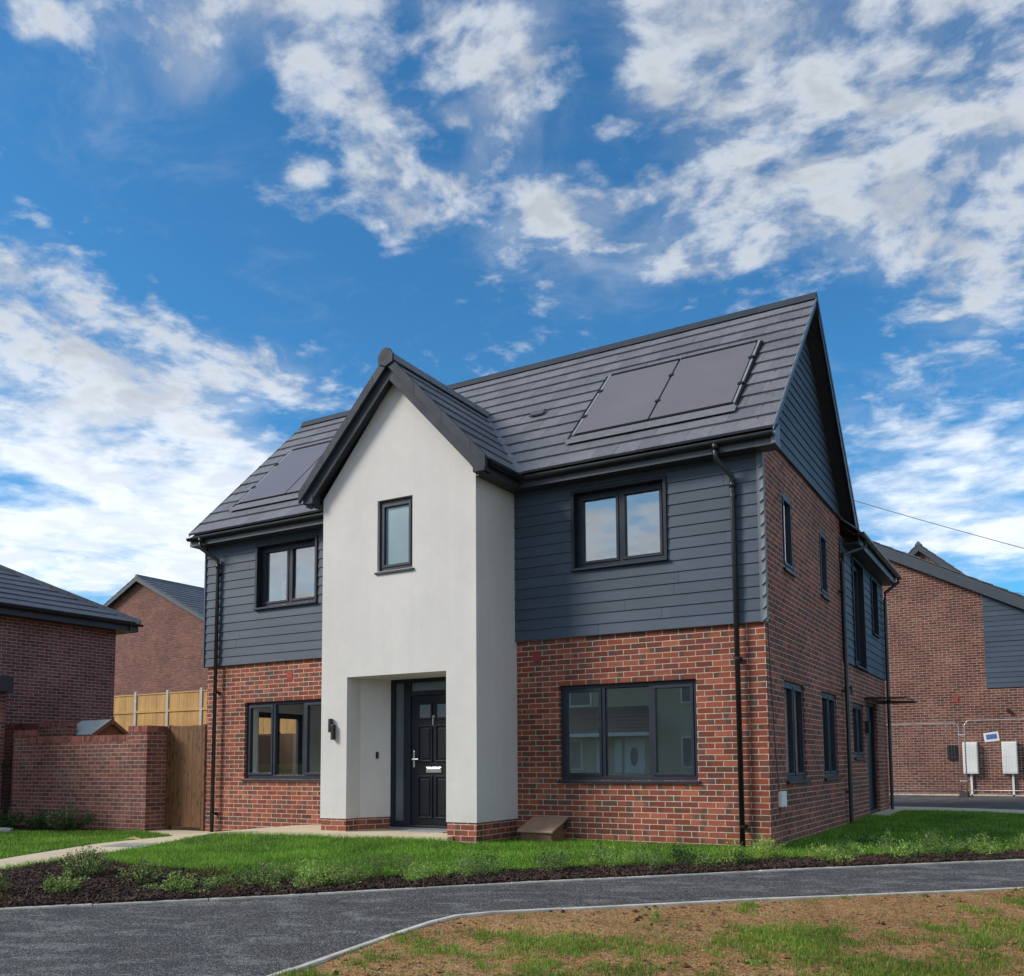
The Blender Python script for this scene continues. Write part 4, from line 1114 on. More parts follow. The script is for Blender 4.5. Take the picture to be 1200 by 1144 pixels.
mb = MB(); mb.box(-16.95, -14.55, .45, .66, -.5, 1.86); mb.build('brickwork', M['brick_garden'], rw)
mb = MB(); soldier(mb, -16.95, -14.55, .446, .664, 1.862, 1.945); mb.build('coping', M['soldier'], rw)

rl = thing('railing', 'black iron railing at the left end of the garden wall', 'railing')
mb = MB(); mb.box(-16.6, -14.98, -.40, -.365, 1.02, 1.06); mb.box(-16.6, -14.98, -.40, -.365, .12, .16); mb.build('rail', M['black_iron'], rl)
x = -16.5
while x < -15.0:
    mb = MB(); mb.tube([(x, -.383, -.2), (x, -.383, 1.10)], .012, 6); mb.tube([(x, -.383, 1.10), (x, -.383, 1.17)], [.014, .002], 6); mb.build('baluster', M['black_iron'], rl); x += .11
mb = MB(); mb.box(-15.03, -14.965, -.41, -.35, -.3, 1.15); mb.build('post', M['black_iron'], rl)

tf = thing('timber_fence', 'new yellow timber fence with concrete posts on the terrace behind the gate', 'fence')
bx = [-23.5 + 1.585 * k for k in range(-7, 9)]
for i, x in enumerate(bx):
    zb = gz(x, 9.0)
    mb = MB(); mb.box(x - .055, x + .055, 8.95, 9.06, zb - .4, 3.50); mb.build('post', M['concrete'], tf, bevel=.008)
    if i == len(bx) - 1: break
    x2 = bx[i + 1]; mb = MB(); q = x + .057
    zb2 = min(zb, gz(x2, 9.0)) - .05
    while q < x2 - .06:
        e = min(q + .098, x2 - .057); mb.box(q + .001, e - .001, 8.985 + random.uniform(-.003, .003), 9.005, zb2, 3.37 + random.uniform(-.006, .006)); q += .098
    mb.build('panel', M['fence'], tf)
    mb = MB(); mb.box(x + .057, x2 - .057, 8.965, 9.03, 3.375, 3.42); mb.box(x + .057, x2 - .057, 8.955, 8.984, 2.78, 2.86); mb.build('rail', M['fence'], tf)
bf = thing('timber_fence', 'brown timber fence seen through the left ground floor window', 'fence')
x = -21.0
while x < -9.95:
    mb = MB(); mb.box(x, x + .09, 5.5, 5.59, -.3, 1.84); mb.build('post', M['fence_brown'], bf)
    mb = MB(); q = x + .09
    while q < min(x + 1.82, -9.95): mb.box(q + .001, q + .109, 5.50 + random.uniform(0, .006), 5.525, -.1, 1.76); q += .11
    mb.box(x + .09, x + 1.82, 5.49, 5.54, 1.765, 1.80); mb.box(x + .09, x + 1.82, 5.482, 5.498, .9, .98)
    mb.build('panel', M['fence_brown'], bf); x += 1.83

sh = thing('shed', 'small timber store with pale grey felt roof peeping over the garden wall', 'shed')
sx0, sx1, yc, hw, za, zb_ = -15.0, -14.0, 1.08, .36, 1.99, 1.74
mb = MB(); mb.prism([(sx0 + .05, yc - hw, -.3), (sx0 + .05, yc + hw, -.3), (sx0 + .05, yc + hw, zb_ - .02), (sx0 + .05, yc, za - .04), (sx0 + .05, yc - hw, zb_ - .02)], (sx1 - sx0 - .1, 0, 0)); mb.build('wall', M['shedwood'], sh)
mb = MB()
for s in (1, -1): mb.hexa([(sx0, yc, za - .01), (sx1, yc, za - .01), (sx1, yc + s * (hw + .08), zb_ - .07), (sx0, yc + s * (hw + .08), zb_ - .07)], [(sx0, yc, za + .015), (sx1, yc, za + .015), (sx1, yc + s * (hw + .08), zb_ - .045), (sx0, yc + s * (hw + .08), zb_ - .045)])
mb.build('roof', M['felt'], sh)
mb = MB()
for s in (1, -1): mb.hexa([(sx1, yc, za - .07), (sx1 + .02, yc, za - .07), (sx1 + .02, yc + s * (hw + .10), zb_ - .14), (sx1, yc + s * (hw + .10), zb_ - .14)], [(sx1, yc, za + .025), (sx1 + .02, yc, za + .025), (sx1 + .02, yc + s * (hw + .10), zb_ - .045), (sx1, yc + s * (hw + .10), zb_ - .045)])
mb.box(sx1 + .021, sx1 + .035, yc - .03, yc + .03, za - .10, za + .07); mb.build('bargeboard', M['shedwood'], sh)

# ================================================================== NEIGHBOURS
n1 = thing('neighbour_house', 'plum brick house with grey hipped roof at the left edge', 'house')
mb = MB(); wall(mb, Fx(-17.0), -5.5, 3.33, -.6, 4.62, [], .1); mb.quad((-25, 3.33, -.6), (-17, 3.33, -.6), (-17, 3.33, 4.62), (-25, 3.33, 4.62)); mb.quad((-25, -5.5, -.6), (-17, -5.5, -.6), (-17, -5.5, 4.62), (-25, -5.5, 4.62)); mb.quad((-25, -5.5, -.6), (-25, 3.33, -.6), (-25, 3.33, 4.62), (-25, -5.5, 4.62))
mb.build('brick_wall', M['brick_purple'], n1)
hs = .55; ov = .40; rl_ = (4.0 + ov); rr_ = rl_ * math.hypot(1, hs); cc = 1 / math.hypot(1, hs)
mb = MB(); Vh = (-cc, 0, hs * cc); Ly = 8.83 + 2 * ov
tiles(mb, (-17 + ov, -5.5 - ov, 4.58), (0, 1, 0), Vh, (-Vh[0] * 0 + Vh[2], 0, -Vh[0]), Ly, rr_, 14, ulim=lambda t: (t * cc, Ly - t * cc), seed=20, w=.6)
Lx = 8 + 2 * ov
tiles(mb, (-25 - ov, 3.33 + ov, 4.58), (1, 0, 0), (0, -cc, hs * cc), (0, hs * cc, cc), Lx, rr_, 14, ulim=lambda t: (t * cc, max(Lx - t * cc, t * cc + .01)), seed=21, w=.6)
tiles(mb, (-25 - ov, -5.5 - ov, 4.58), (1, 0, 0), (0, cc, hs * cc), (0, -hs * cc, cc), Lx, rr_, 14, ulim=lambda t: (t * cc, max(Lx - t * cc, t * cc + .01)), seed=22, w=.6)
tiles(mb, (-25 - ov, -5.5 - ov, 4.58), (0, 1, 0), (cc, 0, hs * cc), (-hs * cc, 0, cc), Ly, rr_, 14, ulim=lambda t: (t * cc, Ly - t * cc), seed=23, w=.6)
r1 = mb.build('roof', M['tile_far'], n1)
apx = Vector((-21, 3.33 + ov - rl_, 4.60 + rl_ * hs)); apx2 = Vector((-21, -5.5 - ov + rl_, 4.60 + rl_ * hs))
ridge(r1, (-17 + ov, 3.33 + ov, 4.60), apx, M['tile_far'], name='hip_tile', w=.13, rise_slope=.45)
ridge(r1, (-17 + ov, -5.5 - ov, 4.60), apx2, M['tile_far'], name='hip_tile', w=.13, rise_slope=.45)
ridge(r1, apx2, apx, M['tile_far'], w=.13, rise_slope=.5)
mb = MB(); mb.box(-17 + ov - .06, -17 + ov - .035, -5.8, 3.66, 4.36, 4.57); mb.box(-25.3, -17 + ov - .036, 3.33 + ov - .06, 3.33 + ov - .035, 4.36, 4.57); mb.box(-16.998, -17 + ov - .062, -5.8, 3.66, 4.37, 4.39); mb.box(-25.3, -16.9, 3.335, 3.66, 4.371, 4.389); mb.build('fascia', M['soffit'], n1)
gutter(n1, (-17 + ov + .03, -5.9, 4.55), (-17 + ov + .03, 3.76, 4.55), (1, 0, 0))
mb = MB(); mb.tube([(-16.63, 3.45, 4.52), (-16.63, 3.45, 4.36)], .035, 8); mb.build('gutter_outlet', M['pipe'], n1)
mb = MB(); mb.box(-16.95, -15.19, -1.2, -.35, 2.54, 2.86); mb.build('porch_canopy', M['soffit'], n1, bevel=.01)
mb = MB(); mb.box(-16.3, -15.42, -.75, -.36, -.5, 2.535); mb.build('porch_pier', M['brick_garden'], n1)

def gable_house(root, x0, x1, y0, y1, zb, ze, xr, zr, brick, tile, ovx=.3, ovy=.25, n=14, w=.8, barge='fascia', bh=.24, vg='tile_far'):
    mb = MB()
    mb.quad((x0, y0, zb), (x1, y0, zb), (x1, y0, ze), (xr, y0, zr - .12), (x0, y0, ze))
    mb.quad((x0, y1, zb), (x1, y1, zb), (x1, y1, ze), (xr, y1, zr - .12), (x0, y1, ze))
    mb.quad((x0, y0, zb), (x0, y1, zb), (x0, y1, ze), (x0, y0, ze)); mb.quad((x1, y0, zb), (x1, y1, zb), (x1, y1, ze), (x1, y0, ze))
    mb.build('brick_wall', brick, root)
    rb = MB(); bb = MB(); tops = []
    for s, xe in ((1, x1), (-1, x0)):
        run = abs(xe - xr); sl = (zr - ze) / run; run += ovx; c = 1 / math.hypot(1, sl); L = run / c
        V_ = (-s * c, 0, sl * c); N_ = (s * sl * c, 0, c)
        tiles(rb, (xr + s * run, y0 - ovy, zr - sl * run + .02), (0, 1, 0), V_, N_, y1 - y0 + 2 * ovy, L, n, w=w, seed=30 + s)
        for yy in (y0 - ovy + .002, y1 + ovy - .03):
            bb.prism([(xr, yy, zr - .01), (xr + s * run, yy, zr - sl * run - .01), (xr + s * run, yy, zr - sl * run - bh), (xr, yy, zr - bh)], (0, .028, 0))
        bb.hexa([(xr, y0 - ovy + .03, zr - .1), (xr + s * run, y0 - ovy + .03, zr - sl * run - .1), (xr + s * run, y0 - .002, zr - sl * run - .1), (xr, y0 - .002, zr - .1)],
                [(xr, y0 - ovy + .03, zr - .04), (xr + s * run, y0 - ovy + .03, zr - sl * run - .04), (xr + s * run, y0 - .002, zr - sl * run - .04), (xr, y0 - .002, zr - .04)])
        bb.box(min(xe, xr + s * run), max(xe, xr + s * run), y0, y1, zr - sl * run - .16, zr - sl * run - .02)
    r_ = rb.build('roof', tile, root); bb.build('bargeboard', M[barge], r_)
    ridge(r_, (xr, y0 - ovy, zr + .04), (xr, y1 + ovy, zr + .04), tile, w=.13, rise_slope=.5)
    return r_
n2 = thing('neighbour_house', 'red brick gable ended house standing beyond the yellow fence', 'house')
gable_house(n2, -38.3, -26.7, 16, 29, .8, 6.70, -32.5, 9.58, M['brick_warm'], M['tile_far'], n=18, bh=.2)
mb = MB(); mb.tube([(-34.6, 15.95, 4.55), (-34.6, 16.05, 4.55)], .09, 10); mb.build('air_vent', M['frame_dark'], n2)

n3 = thing('neighbour_house', 'brick house with dark boarded corner behind the temporary fencing at the right edge', 'house')
gable_house(n3, -9.8, 4.5, 18.7, 29, -.4, 4.62, -2.8, 8.48, M['brick_right'], M['tile_far'], n=20, bh=.36)
mb = MB(); zt = lambda x: 8.48 - (8.48 - 4.62) / 7.3 * (x + 2.8) - .2
def cr_(z): return (1.456, 4.53)
boards(mb, Fy(18.69), 3.12, 4.45, cr_, e=.15, seed=41)
z = 4.47
while z < 6.1:
    xr_ = -2.8 + (8.48 - .2 - (z + .15)) / ((8.48 - 4.62) / 7.3)
    if xr_ > 1.5: boards(mb, Fy(18.69), z, z + .149, lambda q, xr_=xr_: (1.456, min(4.53, xr_)), seed=42 + int(z * 10))
    z += .15
mb.build('weatherboarding', M['clad'], n3)
for k, x in enumerate((.765, 1.775)):
    mb = MB(); mb.box(x, x + .385, 18.50, 18.698, .64, 1.555); o = mb.build('meter_cabinet', M['white'], n3, bevel=.012)
    mb = MB(); mb.box(x + .02, x + .365, 18.492, 18.4995, .67, 1.525); mb.build('door', M['white'], o, bevel=.004)
    mb = MB(); mb.box(x + .16 + .06 * k, x + .215 + .06 * k, 18.60, 18.66, 0.0, .639); mb.build('pipe', M['white'], o)
mb = MB(); mb.box(.35, .61, 18.62, 18.70, 1.06, 1.48); mb.build('vent_hood', M['black_iron'], n3, bevel=.01)
mb = MB(); mb.box(.56, .70, 18.685, 18.71, 2.74, 2.89); mb.build('air_vent', M['redvent'], n3)
mb = MB().tube([(1.99, 18.58, 2.45), (1.99, 18.72, 2.45)], .055, 10); mb.build('flue', M['pipe'], n3)
mb = MB(); mb.box(-9.8, 4.5, 18.60, 18.698, -.3, .045); mb.build('plinth', M['kerb'], n3)

n4 = thing('neighbour_house', 'steep gabled grey roof rising behind the right hand house', 'house')
gable_house(n4, -4.6, 2.7, 26, 30.5, 0, 5.9, -.95, 9.13, M['brick_right'], M['tile_far'], n=14, bh=.25, ovx=.35)

# the house across the road that the ground floor windows mirror
n5 = thing('opposite_house', 'cream house with white oval glazed door mirrored in the right ground floor window', 'house')
gy = -38.0; Fn = lambda u, n, z: (u, gy + n, z)
n5.location = (0, 0, 0)
mb = MB(); mb.box(-30, -8, gy - 8, gy, -.5, 6.0); mb.build('rendered_wall', M['cream'], n5)
mb = MB(); tiles(mb, (-30.4, gy + .5, 5.85), (1, 0, 0), (0, -.80, .6), (0, .6, .80), 22.8, 5.5, 14, w=1.2, seed=50); mb.build('roof', M['brown_tile'], n5)
mb = MB(); tiles(mb, (-26.0, gy + 1.6, 2.75), (1, 0, 0), (0, -.72, .69), (0, .69, .72), 9.9, 2.2, 7, ulim=lambda t: (0, 9.9 - t * .35), w=1.2, seed=51); mb.build('porch_roof', M['brown_tile'], n5)
mb = MB(); mb.box(-26, -16.1, gy + 1.55, gy + 1.7, 2.52, 2.72); mb.build('fascia', M['white'], n5)
def owin(a, b, c, d):
    mb = MB(); bar(mb, Fn, a, b, c, c + .1, 0.01, .08); bar(mb, Fn, a, b, d - .1, d, 0.01, .08)
    for q in (a, (a + b) / 2 - .05, b - .1): bar(mb, Fn, q, q + .1, c + .1, d - .1, 0.01, .08)
    o = mb.build('window', M['white'], n5); p = MB(); bar(p, Fn, a + .1, b - .1, c + .1, d - .1, .012, .03); p.build('pane', M['solar'], o)
owin(-23.2, -20.4, 4.35, 5.35); owin(-14.9, -13.0, 4.3, 5.3); owin(-14.9, -12.9, .7, 2.45); owin(-23.0, -21.0, .6, 2.4)
mb = MB(); bar(mb, Fn, -18.3, -17.1, .35, 2.42, .01, .09); dd5 = mb.build('door', M['white'], n5)
mb = MB()
ring = [Fn(-17.72 + .24 * math.cos(k * math.pi / 12), .095, 1.36 + .55 * math.sin(k * math.pi / 12)) for k in range(24)]
mb.prism(ring, (0, .02, 0)); mb.build('oval_pane', M['solar'], dd5)
mb = MB(); bar(mb, Fn, -18.95, -18.5, .4, 2.4, .01, .08); bar(mb, Fn, -20.1, -19.4, .4, 2.4, .01, .08); mb.build('side_panel', M['white'], n5)

n6 = thing('opposite_house', 'long brick house across the road, mirrored in the left ground floor window', 'house')
mb = MB(); mb.box(-62, -36, gy - 9, gy - 1, -.5, 5.6); mb.build('brick_wall', M['brick_purple'], n6)
mb = MB(); tiles(mb, (-62.4, gy - .5, 5.5), (1, 0, 0), (0, -.80, .6), (0, .6, .80), 26.8, 5.5, 14, w=1.2, seed=52); mb.build('roof', M['brown_tile'], n6)
Fn6 = lambda u, n, z: (u, gy - 1 + n, z)
for a, b, c, d in ((-58, -55.5, .8, 2.3), (-51, -48.5, .8, 2.3), (-44, -41.5, .8, 2.3), (-58, -55.5, 3.6, 4.9), (-44, -41.5, 3.6, 4.9)):
    mb = MB(); bar(mb, Fn6, a, b, c, c + .1, 0.01, .08); bar(mb, Fn6, a, b, d - .1, d, 0.01, .08)
    for q in (a, (a + b) / 2 - .05, b - .1): bar(mb, Fn6, q, q + .1, c + .1, d - .1, 0.01, .08)
    o = mb.build('window', M['white'], n6); p = MB(); bar(p, Fn6, a + .1, b - .1, c + .1, d - .1, .012, .03); p.build('pane', M['solar'], o)

# temporary site fencing
def heras(x0, x1, z0, z1, label):
    t = thing('site_fence_panel', label, 'fence panel', group='temporary mesh fencing along the right hand house')
    y = 17.6; r = .14
    pts = [(x0, y, z0)]
    for k in range(5): a = math.pi - k * math.pi / 8; pts.append((x0 + r + r * math.cos(a), y, z1 - r + r * math.sin(a)))
    for k in range(5): a = math.pi / 2 - k * math.pi / 8; pts.append((x1 - r + r * math.cos(a), y, z1 - r + r * math.sin(a)))
    pts.append((x1, y, z0))
    mb = MB().tube(pts, .017, 8); mb.tube([(x0, y, z0 + .12), (x1, y, z0 + .12)], .013, 8); mb.build('frame', M['galv'], t, smooth=True)
    mb = MB(); x = x0 + .1
    while x < x1 - .05: mb.tube([(x, y, z0 + .12), (x, y, z1 - .02)], .0013, 3, False); x += .075
    for k in range(7): zz = z0 + .25 + k * .27; mb.tube([(x0, y, zz), (x1, y, zz)], .0013, 3, False)
    mb.build('mesh', M['galv'], t)
    return t
hA = heras(-2.62, .755, .07, 2.09, 'galvanised mesh fence panel left of the white meter cabinets')
hB = heras(.905, 4.35, .07, 2.15, 'galvanised mesh fence panel in front of the white meter cabinets')
ff = thing('fence_foot', 'black rubber foot under the joint of the mesh fence panels', 'fence foot')
mb = MB(); mb.hexa([(.70, 17.25, 0), (.96, 17.25, 0), (.96, 17.95, 0), (.70, 17.95, 0)], [(.73, 17.30, .13), (.93, 17.30, .13), (.93, 17.90, .13), (.73, 17.90, .13)]); mb.build('block', M['rubber'], ff, bevel=.02)
for z in (1.72, .42):
    mb = MB(); mb.box(.735, .925, 17.565, 17.635, z, z + .05); mb.build('clamp', M['galv'], ff, bevel=.01)
sg = thing('notice', 'tilted white notice with blue print hung on the mesh fence', 'notice')
def tq(mb, cx_, cz, w, h, a, y0, y1):
    c, s = math.cos(a), math.sin(a); q = [(-w, -h), (w, -h), (w, h), (-w, h)]
    mb.hexa([(cx_ + p * c - r * s, y0, cz + p * s + r * c) for p, r in q], [(cx_ + p * c - r * s, y1, cz + p * s + r * c) for p, r in q])
mb = MB(); tq(mb, 1.577, 1.68, .185, .125, R(7), 17.56, 17.572); mb.build('board', M['white'], sg)
mb = MB(); tq(mb, 1.58, 1.685, .135, .07, R(7), 17.556, 17.5595); mb.build('print', M['signblue'], sg)

def wirep(a, b, sag, n=24):
    a, b = Vector(a), Vector(b); return [a.lerp(b, k / n) - Vector((0, 0, sag * 4 * (k / n) * (1 - k / n))) for k in range(n + 1)]
mb = MB().tube(wirep((-14, 25.5, 16.6), (13, 22.5, 3.6), .55), .012, 5); tag(mb.build('overhead_wire', M['wire']), 'dark cable sloping down from the gable to the right edge', 'wire')
mb = MB().tube(wirep((-9, 33, 11.0), (14, 27, 4.6), .25), .010, 5); tag(mb.build('overhead_wire', M['wire']), 'faint thin wire low above the right hand roof', 'wire')

# ================================================================== PLANTS
def foliage_mesh(mb, n, h, r, leaf, rr, droop=.2, narrow=.45, stems=None):
    n = int(n * 2.6); leaf *= .74
    nst = max(5, int(n / 20)); st = []
    for _ in range(nst):
        a = rr.uniform(0, 6.283); lean = rr.random() ** .6 * r; hh = h * rr.uniform(.55, 1.05) * (1 - .35 * (lean / r) ** 2)
        b0 = Vector((math.cos(a), math.sin(a), 0)) * lean * .25
        tip = Vector((math.cos(a) * lean, math.sin(a) * lean, hh)); st.append((b0, tip))
    for i in range(n):
        b0, tip = st[i % nst]; t = rr.random() ** .7
        p = b0.lerp(tip, t) + Vector((rr.gauss(0, .02), rr.gauss(0, .02), -droop * 0.1 * t))
        d = Vector((rr.gauss(0, 1), rr.gauss(0, 1), rr.gauss(.5, .6))).normalized()
        s = d.cross(Vector((rr.gauss(0, 1), rr.gauss(0, 1), rr.gauss(0, 1)))).normalized()
        L = leaf * rr.uniform(.6, 1.25); w = L * narrow
        mb.add([p, p + d * L * .5 + s * w * .5, p + d * L, p + d * L * .5 - s * w * .5], [(0, 1, 2, 3)])
    return st
def shrub(x, y, h, r, n, leaf, mat, label, group=None, name='shrub', seed=0, narrow=.45, petals=0, parts=True, zoff=0.0):
    rr = random.Random(seed * 77 + 5); z = gz(x, y) + zoff
    if not parts:
        mb = MB(); foliage_mesh(mb, n, h, r, leaf, rr, narrow=narrow)
        o = mb.build(name, M[mat], recalc=False); o.location = (x, y, z)
        return tag(o, label, 'plant', group)
    t = thing(name, label, 'plant', (x, y, z), group)
    mb = MB(); st = foliage_mesh(mb, n, h, r, leaf, rr, narrow=narrow); mb.build('foliage', M[mat], t, recalc=False)
    mb = MB()
    for b0, tip in st: mb.tube([b0, b0.lerp(tip, .5) + Vector((0, 0, .01)), tip], [.004, .003, .0015], 4, False)
    mb.build('stem', M['stem'], t)
    if petals:
        mb = MB()
        for _ in range(petals):
            b0, tip = rr.choice(st); p = tip + Vector((rr.gauss(0, .03), rr.gauss(0, .03), rr.gauss(0, .02)))
            for k in range(5):
                a = k * 1.257; d = Vector((math.cos(a), math.sin(a), .3)) * .022; e = Vector((-math.sin(a), math.cos(a), 0)) * .009
                mb.add([p, p + d * .6 + e, p + d, p + d * .6 - e], [(0, 1, 2, 3)])
        mb.build('flower', M['petal'], t)
    return t
def between(k, f):      # point between kerb and lawn edge near kerb index value x
    best = min(fk, key=lambda p: abs(p[0] - k)); b2 = min(mu, key=lambda p: (p[0] - best[0]) ** 2 + (p[1] - best[1]) ** 2)
    return best[0] + (b2[0] - best[0]) * f, best[1] + (b2[1] - best[1]) * f
big = [(-4.95, -6.75, .30, .24, 320, .05, 'leaf', 'pale green shrub in the bark bed, nearest the left edge of the photo'),
       (-4.55, -6.35, .30, .22, 330, .045, 'leaf_lime', 'fresh green bush in the bark bed with the brown bark bare on both its sides'),
       (-5.15, -5.7, .42, .30, 420, .05, 'leaf', 'tallest sprawling green shrub in the bark bed below the pale path'),
       (-6.15, -5.0, .26, .26, 230, .04, 'leaf_red', 'bronze twiggy shrub at the tip of the bark bed beside the lawn corner'),
       (-4.35, -5.65, .34, .30, 380, .045, 'leaf', 'wide sage green shrub in the middle of the bark bed'),
       (-3.75, -5.75, .30, .22, 300, .045, 'leaf_lime', 'lime green shrub low in the bark bed close to the kerb'),
       (-3.95, -5.2, .25, .22, 220, .04, 'leaf_red', 'small reddish shrub on the bark between two greener ones'),
       (-3.35, -5.15, .32, .24, 320, .045, 'leaf', 'green shrub at the lawn edge where the bark bed narrows'),
       (-2.85, -4.78, .28, .26, 320, .045, 'leaf_lime', 'bushy light green shrub at the narrow start of the kerbside strip'),
       (-5.6, -6.9, .24, .2, 180, .04, 'leaf_red', 'thin twiggy shrub between the pale path and the bark bed')]
for i, (x, y, h, r, n, lf, m_, lb) in enumerate(big): shrub(x, y, h * .82, r * .88, n, lf * .85, m_, lb, 'shrubs in the bark bed', seed=i + 1)
lbl = 'small leafy green plant in the row between lawn and kerb'
rr = random.Random(41)
for i in range(26):
    px, py = between(rr.uniform(-4.9, -2.4), rr.uniform(.25, 1.0))
    shrub(px, py, rr.uniform(.10, .22), rr.uniform(.09, .20), rr.randint(60, 150), .032, rr.choice(['leaf_lime', 'leaf', 'leaf', 'leaf_red', 'leaf_dark']), 'low scruffy ground plant filling the bark bed between the larger shrubs', 'low plants in the bark bed', name='low_plant', seed=1300 + i, parts=False)
rr = random.Random(99); x = -3.2; i = 0
while x < 5.0:
    px, py = between(x, rr.uniform(.45, 1.25))
    px += rr.uniform(-.06, .06); py += rr.uniform(-.06, .06)
    shrub(px, py, rr.uniform(.20, .36), rr.uniform(.13, .26), rr.randint(130, 240), .036, rr.choice(['leaf_lime', 'leaf', 'leaf_lime', 'leaf_dark']), lbl, 'row of small plants between lawn and kerb', name='hedging_plant', seed=200 + i, parts=False)
    x += rr.uniform(.06, .17); i += 1
lb2 = 'low broad leaved weed growing in the shaded lawn beside the house'
for i in range(22):
    x = rr.uniform(.4, 5.2); y = x * .95 + rr.uniform(-.4, 3.2)
    if not inside(front_lawn, x, y): continue
    shrub(x, y, rr.uniform(.08, .16), rr.uniform(.10, .2), rr.randint(60, 130), .035, rr.choice(['leaf_lime', 'leaf', 'leaf_dark']), lb2, 'weeds in the shaded lawn', name='weed', seed=500 + i, parts=False)
for i, (x, y, h, r, n, m_, pt, lb) in enumerate([(-15.0, -1.15, .50, .42, 420, 'leaf', 26, 'white flowering plant by the black railing'), (-14.2, -1.0, .42, .4, 380, 'leaf_dark', 14, 'dark green plant with a few pale flowers near the left end of the garden wall'),
        (-13.15, -.95, .40, .36, 420, 'leaf_dark', 0, 'low dark shrub against the middle of the garden wall'), (-12.4, -.95, .46, .52, 560, 'leaf_dark', 6, 'largest dark green shrub against the garden wall')]):
    shrub(x, y, h, r, n, .07, m_, lb, 'shrubs along the garden wall', seed=800 + i, petals=pt)
for (x, y, s, lb) in ((-13.35, -1.75, .55, 'flat grey stone slab on the left lawn in front of the dark shrub'), (-14.6, -1.75, .3, 'rounded grey stone at the foot of the white flowering plant')):
    mb = MB(); n = 9; zz = gz(x, y)
    a = [(x + s * math.cos(k * 6.283 / n) * rr.uniform(.8, 1.1), y + .3 * s * math.sin(k * 6.283 / n) * rr.uniform(.8, 1.1), zz) for k in range(n)]
    mb.prism(a, (0, 0, .09)); tag(mb.build('stone', M['stone'], bevel=.02), lb, 'stone')
# fallen leaf scrap on the lawn edge
lf = MB(); lf.add([(-9.0, -2.35, gz(-9, -2.35) + .05), (-8.86, -2.28, gz(-9, -2.3) + .09), (-8.72, -2.25, gz(-9, -2.3) + .05), (-8.85, -2.38, gz(-9, -2.3) + .06)], [(0, 1, 2, 3)])
tag(lf.build('fallen_leaf', simple_mat('dry leaf', (.42, .30, .12), .8)), 'dry yellow leaf lying on the grass beside the pale path', 'leaf')

# ---- grass
def blades(name, P, h, w, mat, seed=1):
    r = np.random.default_rng(seed); n = len(P)
    ang = r.uniform(0, 2 * np.pi, n); hh = h * r.uniform(.55, 1.25, n); ww = w * r.uniform(.7, 1.3, n)
    la = r.uniform(0, 2 * np.pi, n); ln = hh * r.uniform(.1, .7, n)
    dx, dy = np.cos(ang) * ww / 2, np.sin(ang) * ww / 2
    lx, ly = np.cos(la) * ln, np.sin(la) * ln
    z0 = P[:, 2]
    v = np.empty((n, 5, 3), np.float32)
    v[:, 0] = np.stack([P[:, 0] - dx, P[:, 1] - dy, z0], 1); v[:, 1] = np.stack([P[:, 0] + dx, P[:, 1] + dy, z0], 1)
    mx, my, mz = P[:, 0] + lx * .35, P[:, 1] + ly * .35, z0 + hh * .6
    v[:, 2] = np.stack([mx + dx * .7, my + dy * .7, mz], 1); v[:, 3] = np.stack([mx - dx * .7, my - dy * .7, mz], 1)
    v[:, 4] = np.stack([P[:, 0] + lx, P[:, 1] + ly, z0 + hh * r.uniform(.8, 1.0, n)], 1)
    me = bpy.data.meshes.new(name); me.vertices.add(n * 5); me.vertices.foreach_set('co', v.ravel())
    b = np.arange(n, dtype=np.int32)[:, None] * 5
    loops = np.concatenate([b + np.array([[0, 1, 2, 3]]), b + np.array([[3, 2, 4]])], 1).astype(np.int32).ravel()
    me.loops.add(n * 7); me.loops.foreach_set('vertex_index', loops)
    st = (np.arange(n)[:, None] * 7 + np.array([[0, 4]])).ravel().astype(np.int32)
    me.polygons.add(n * 2); me.polygons.foreach_set('loop_start', st)
    me.polygons.foreach_set('loop_total', np.tile([4, 3], n).astype(np.int32))
    me.update(calc_edges=True); me.validate(); me.materials.append(mat)
    o = bpy.data.objects.new(name, me); COL.objects.link(o); o['kind'] = 'stuff'
    return o
def scatter(poly, dens, seed, keep=None, zoff=0.0, vo=False):
    r = np.random.default_rng(seed); A = np.array(poly); lo, hi = A.min(0), A.max(0)
    n = int(dens * (hi[0] - lo[0]) * (hi[1] - lo[1])); q = r.uniform(lo, hi, (n, 2))
    ins = np.zeros(n, bool); j = len(A) - 1
    for i in range(len(A)):
        xi, yi = A[i]; xj, yj = A[j]
        c = ((yi > q[:, 1]) != (yj > q[:, 1])) & (q[:, 0] < (xj - xi) * (q[:, 1] - yi) / (yj - yi + 1e-12) + xi); ins ^= c; j = i
    q = q[ins]
    if keep is not None: q = np.array([p for p in q if r.random() < keep(p[0], p[1])])
    z = np.array([gz(x, y) for x, y in q]) + zoff
    if vo: z = z + np.array([verge_off(x, y) for x, y in q])
    return np.column_stack([q, z])
def lk(x, y):
    d = math.hypot(x - 3.0, y + 11.5)
    return (0.55 + .45 * max(0, min(1, .5 + 1.3 * noise.noise((x * 1.7, y * 1.7, 9))))) * (1.0 if d < 13 else .55)
blades('grass', scatter(front_lawn, 3000, 5, lk, .012), .058, .0065, M['grass'], 1)
blades('grass', scatter(left_lawn, 1100, 6, None, .012), .05, .009, M['grass'], 2)
verge_poly = nk[12:] + [(11.6, 6.5), (6.5, -3.5), (3.6, -9.0), (-1.1, -9.0)]
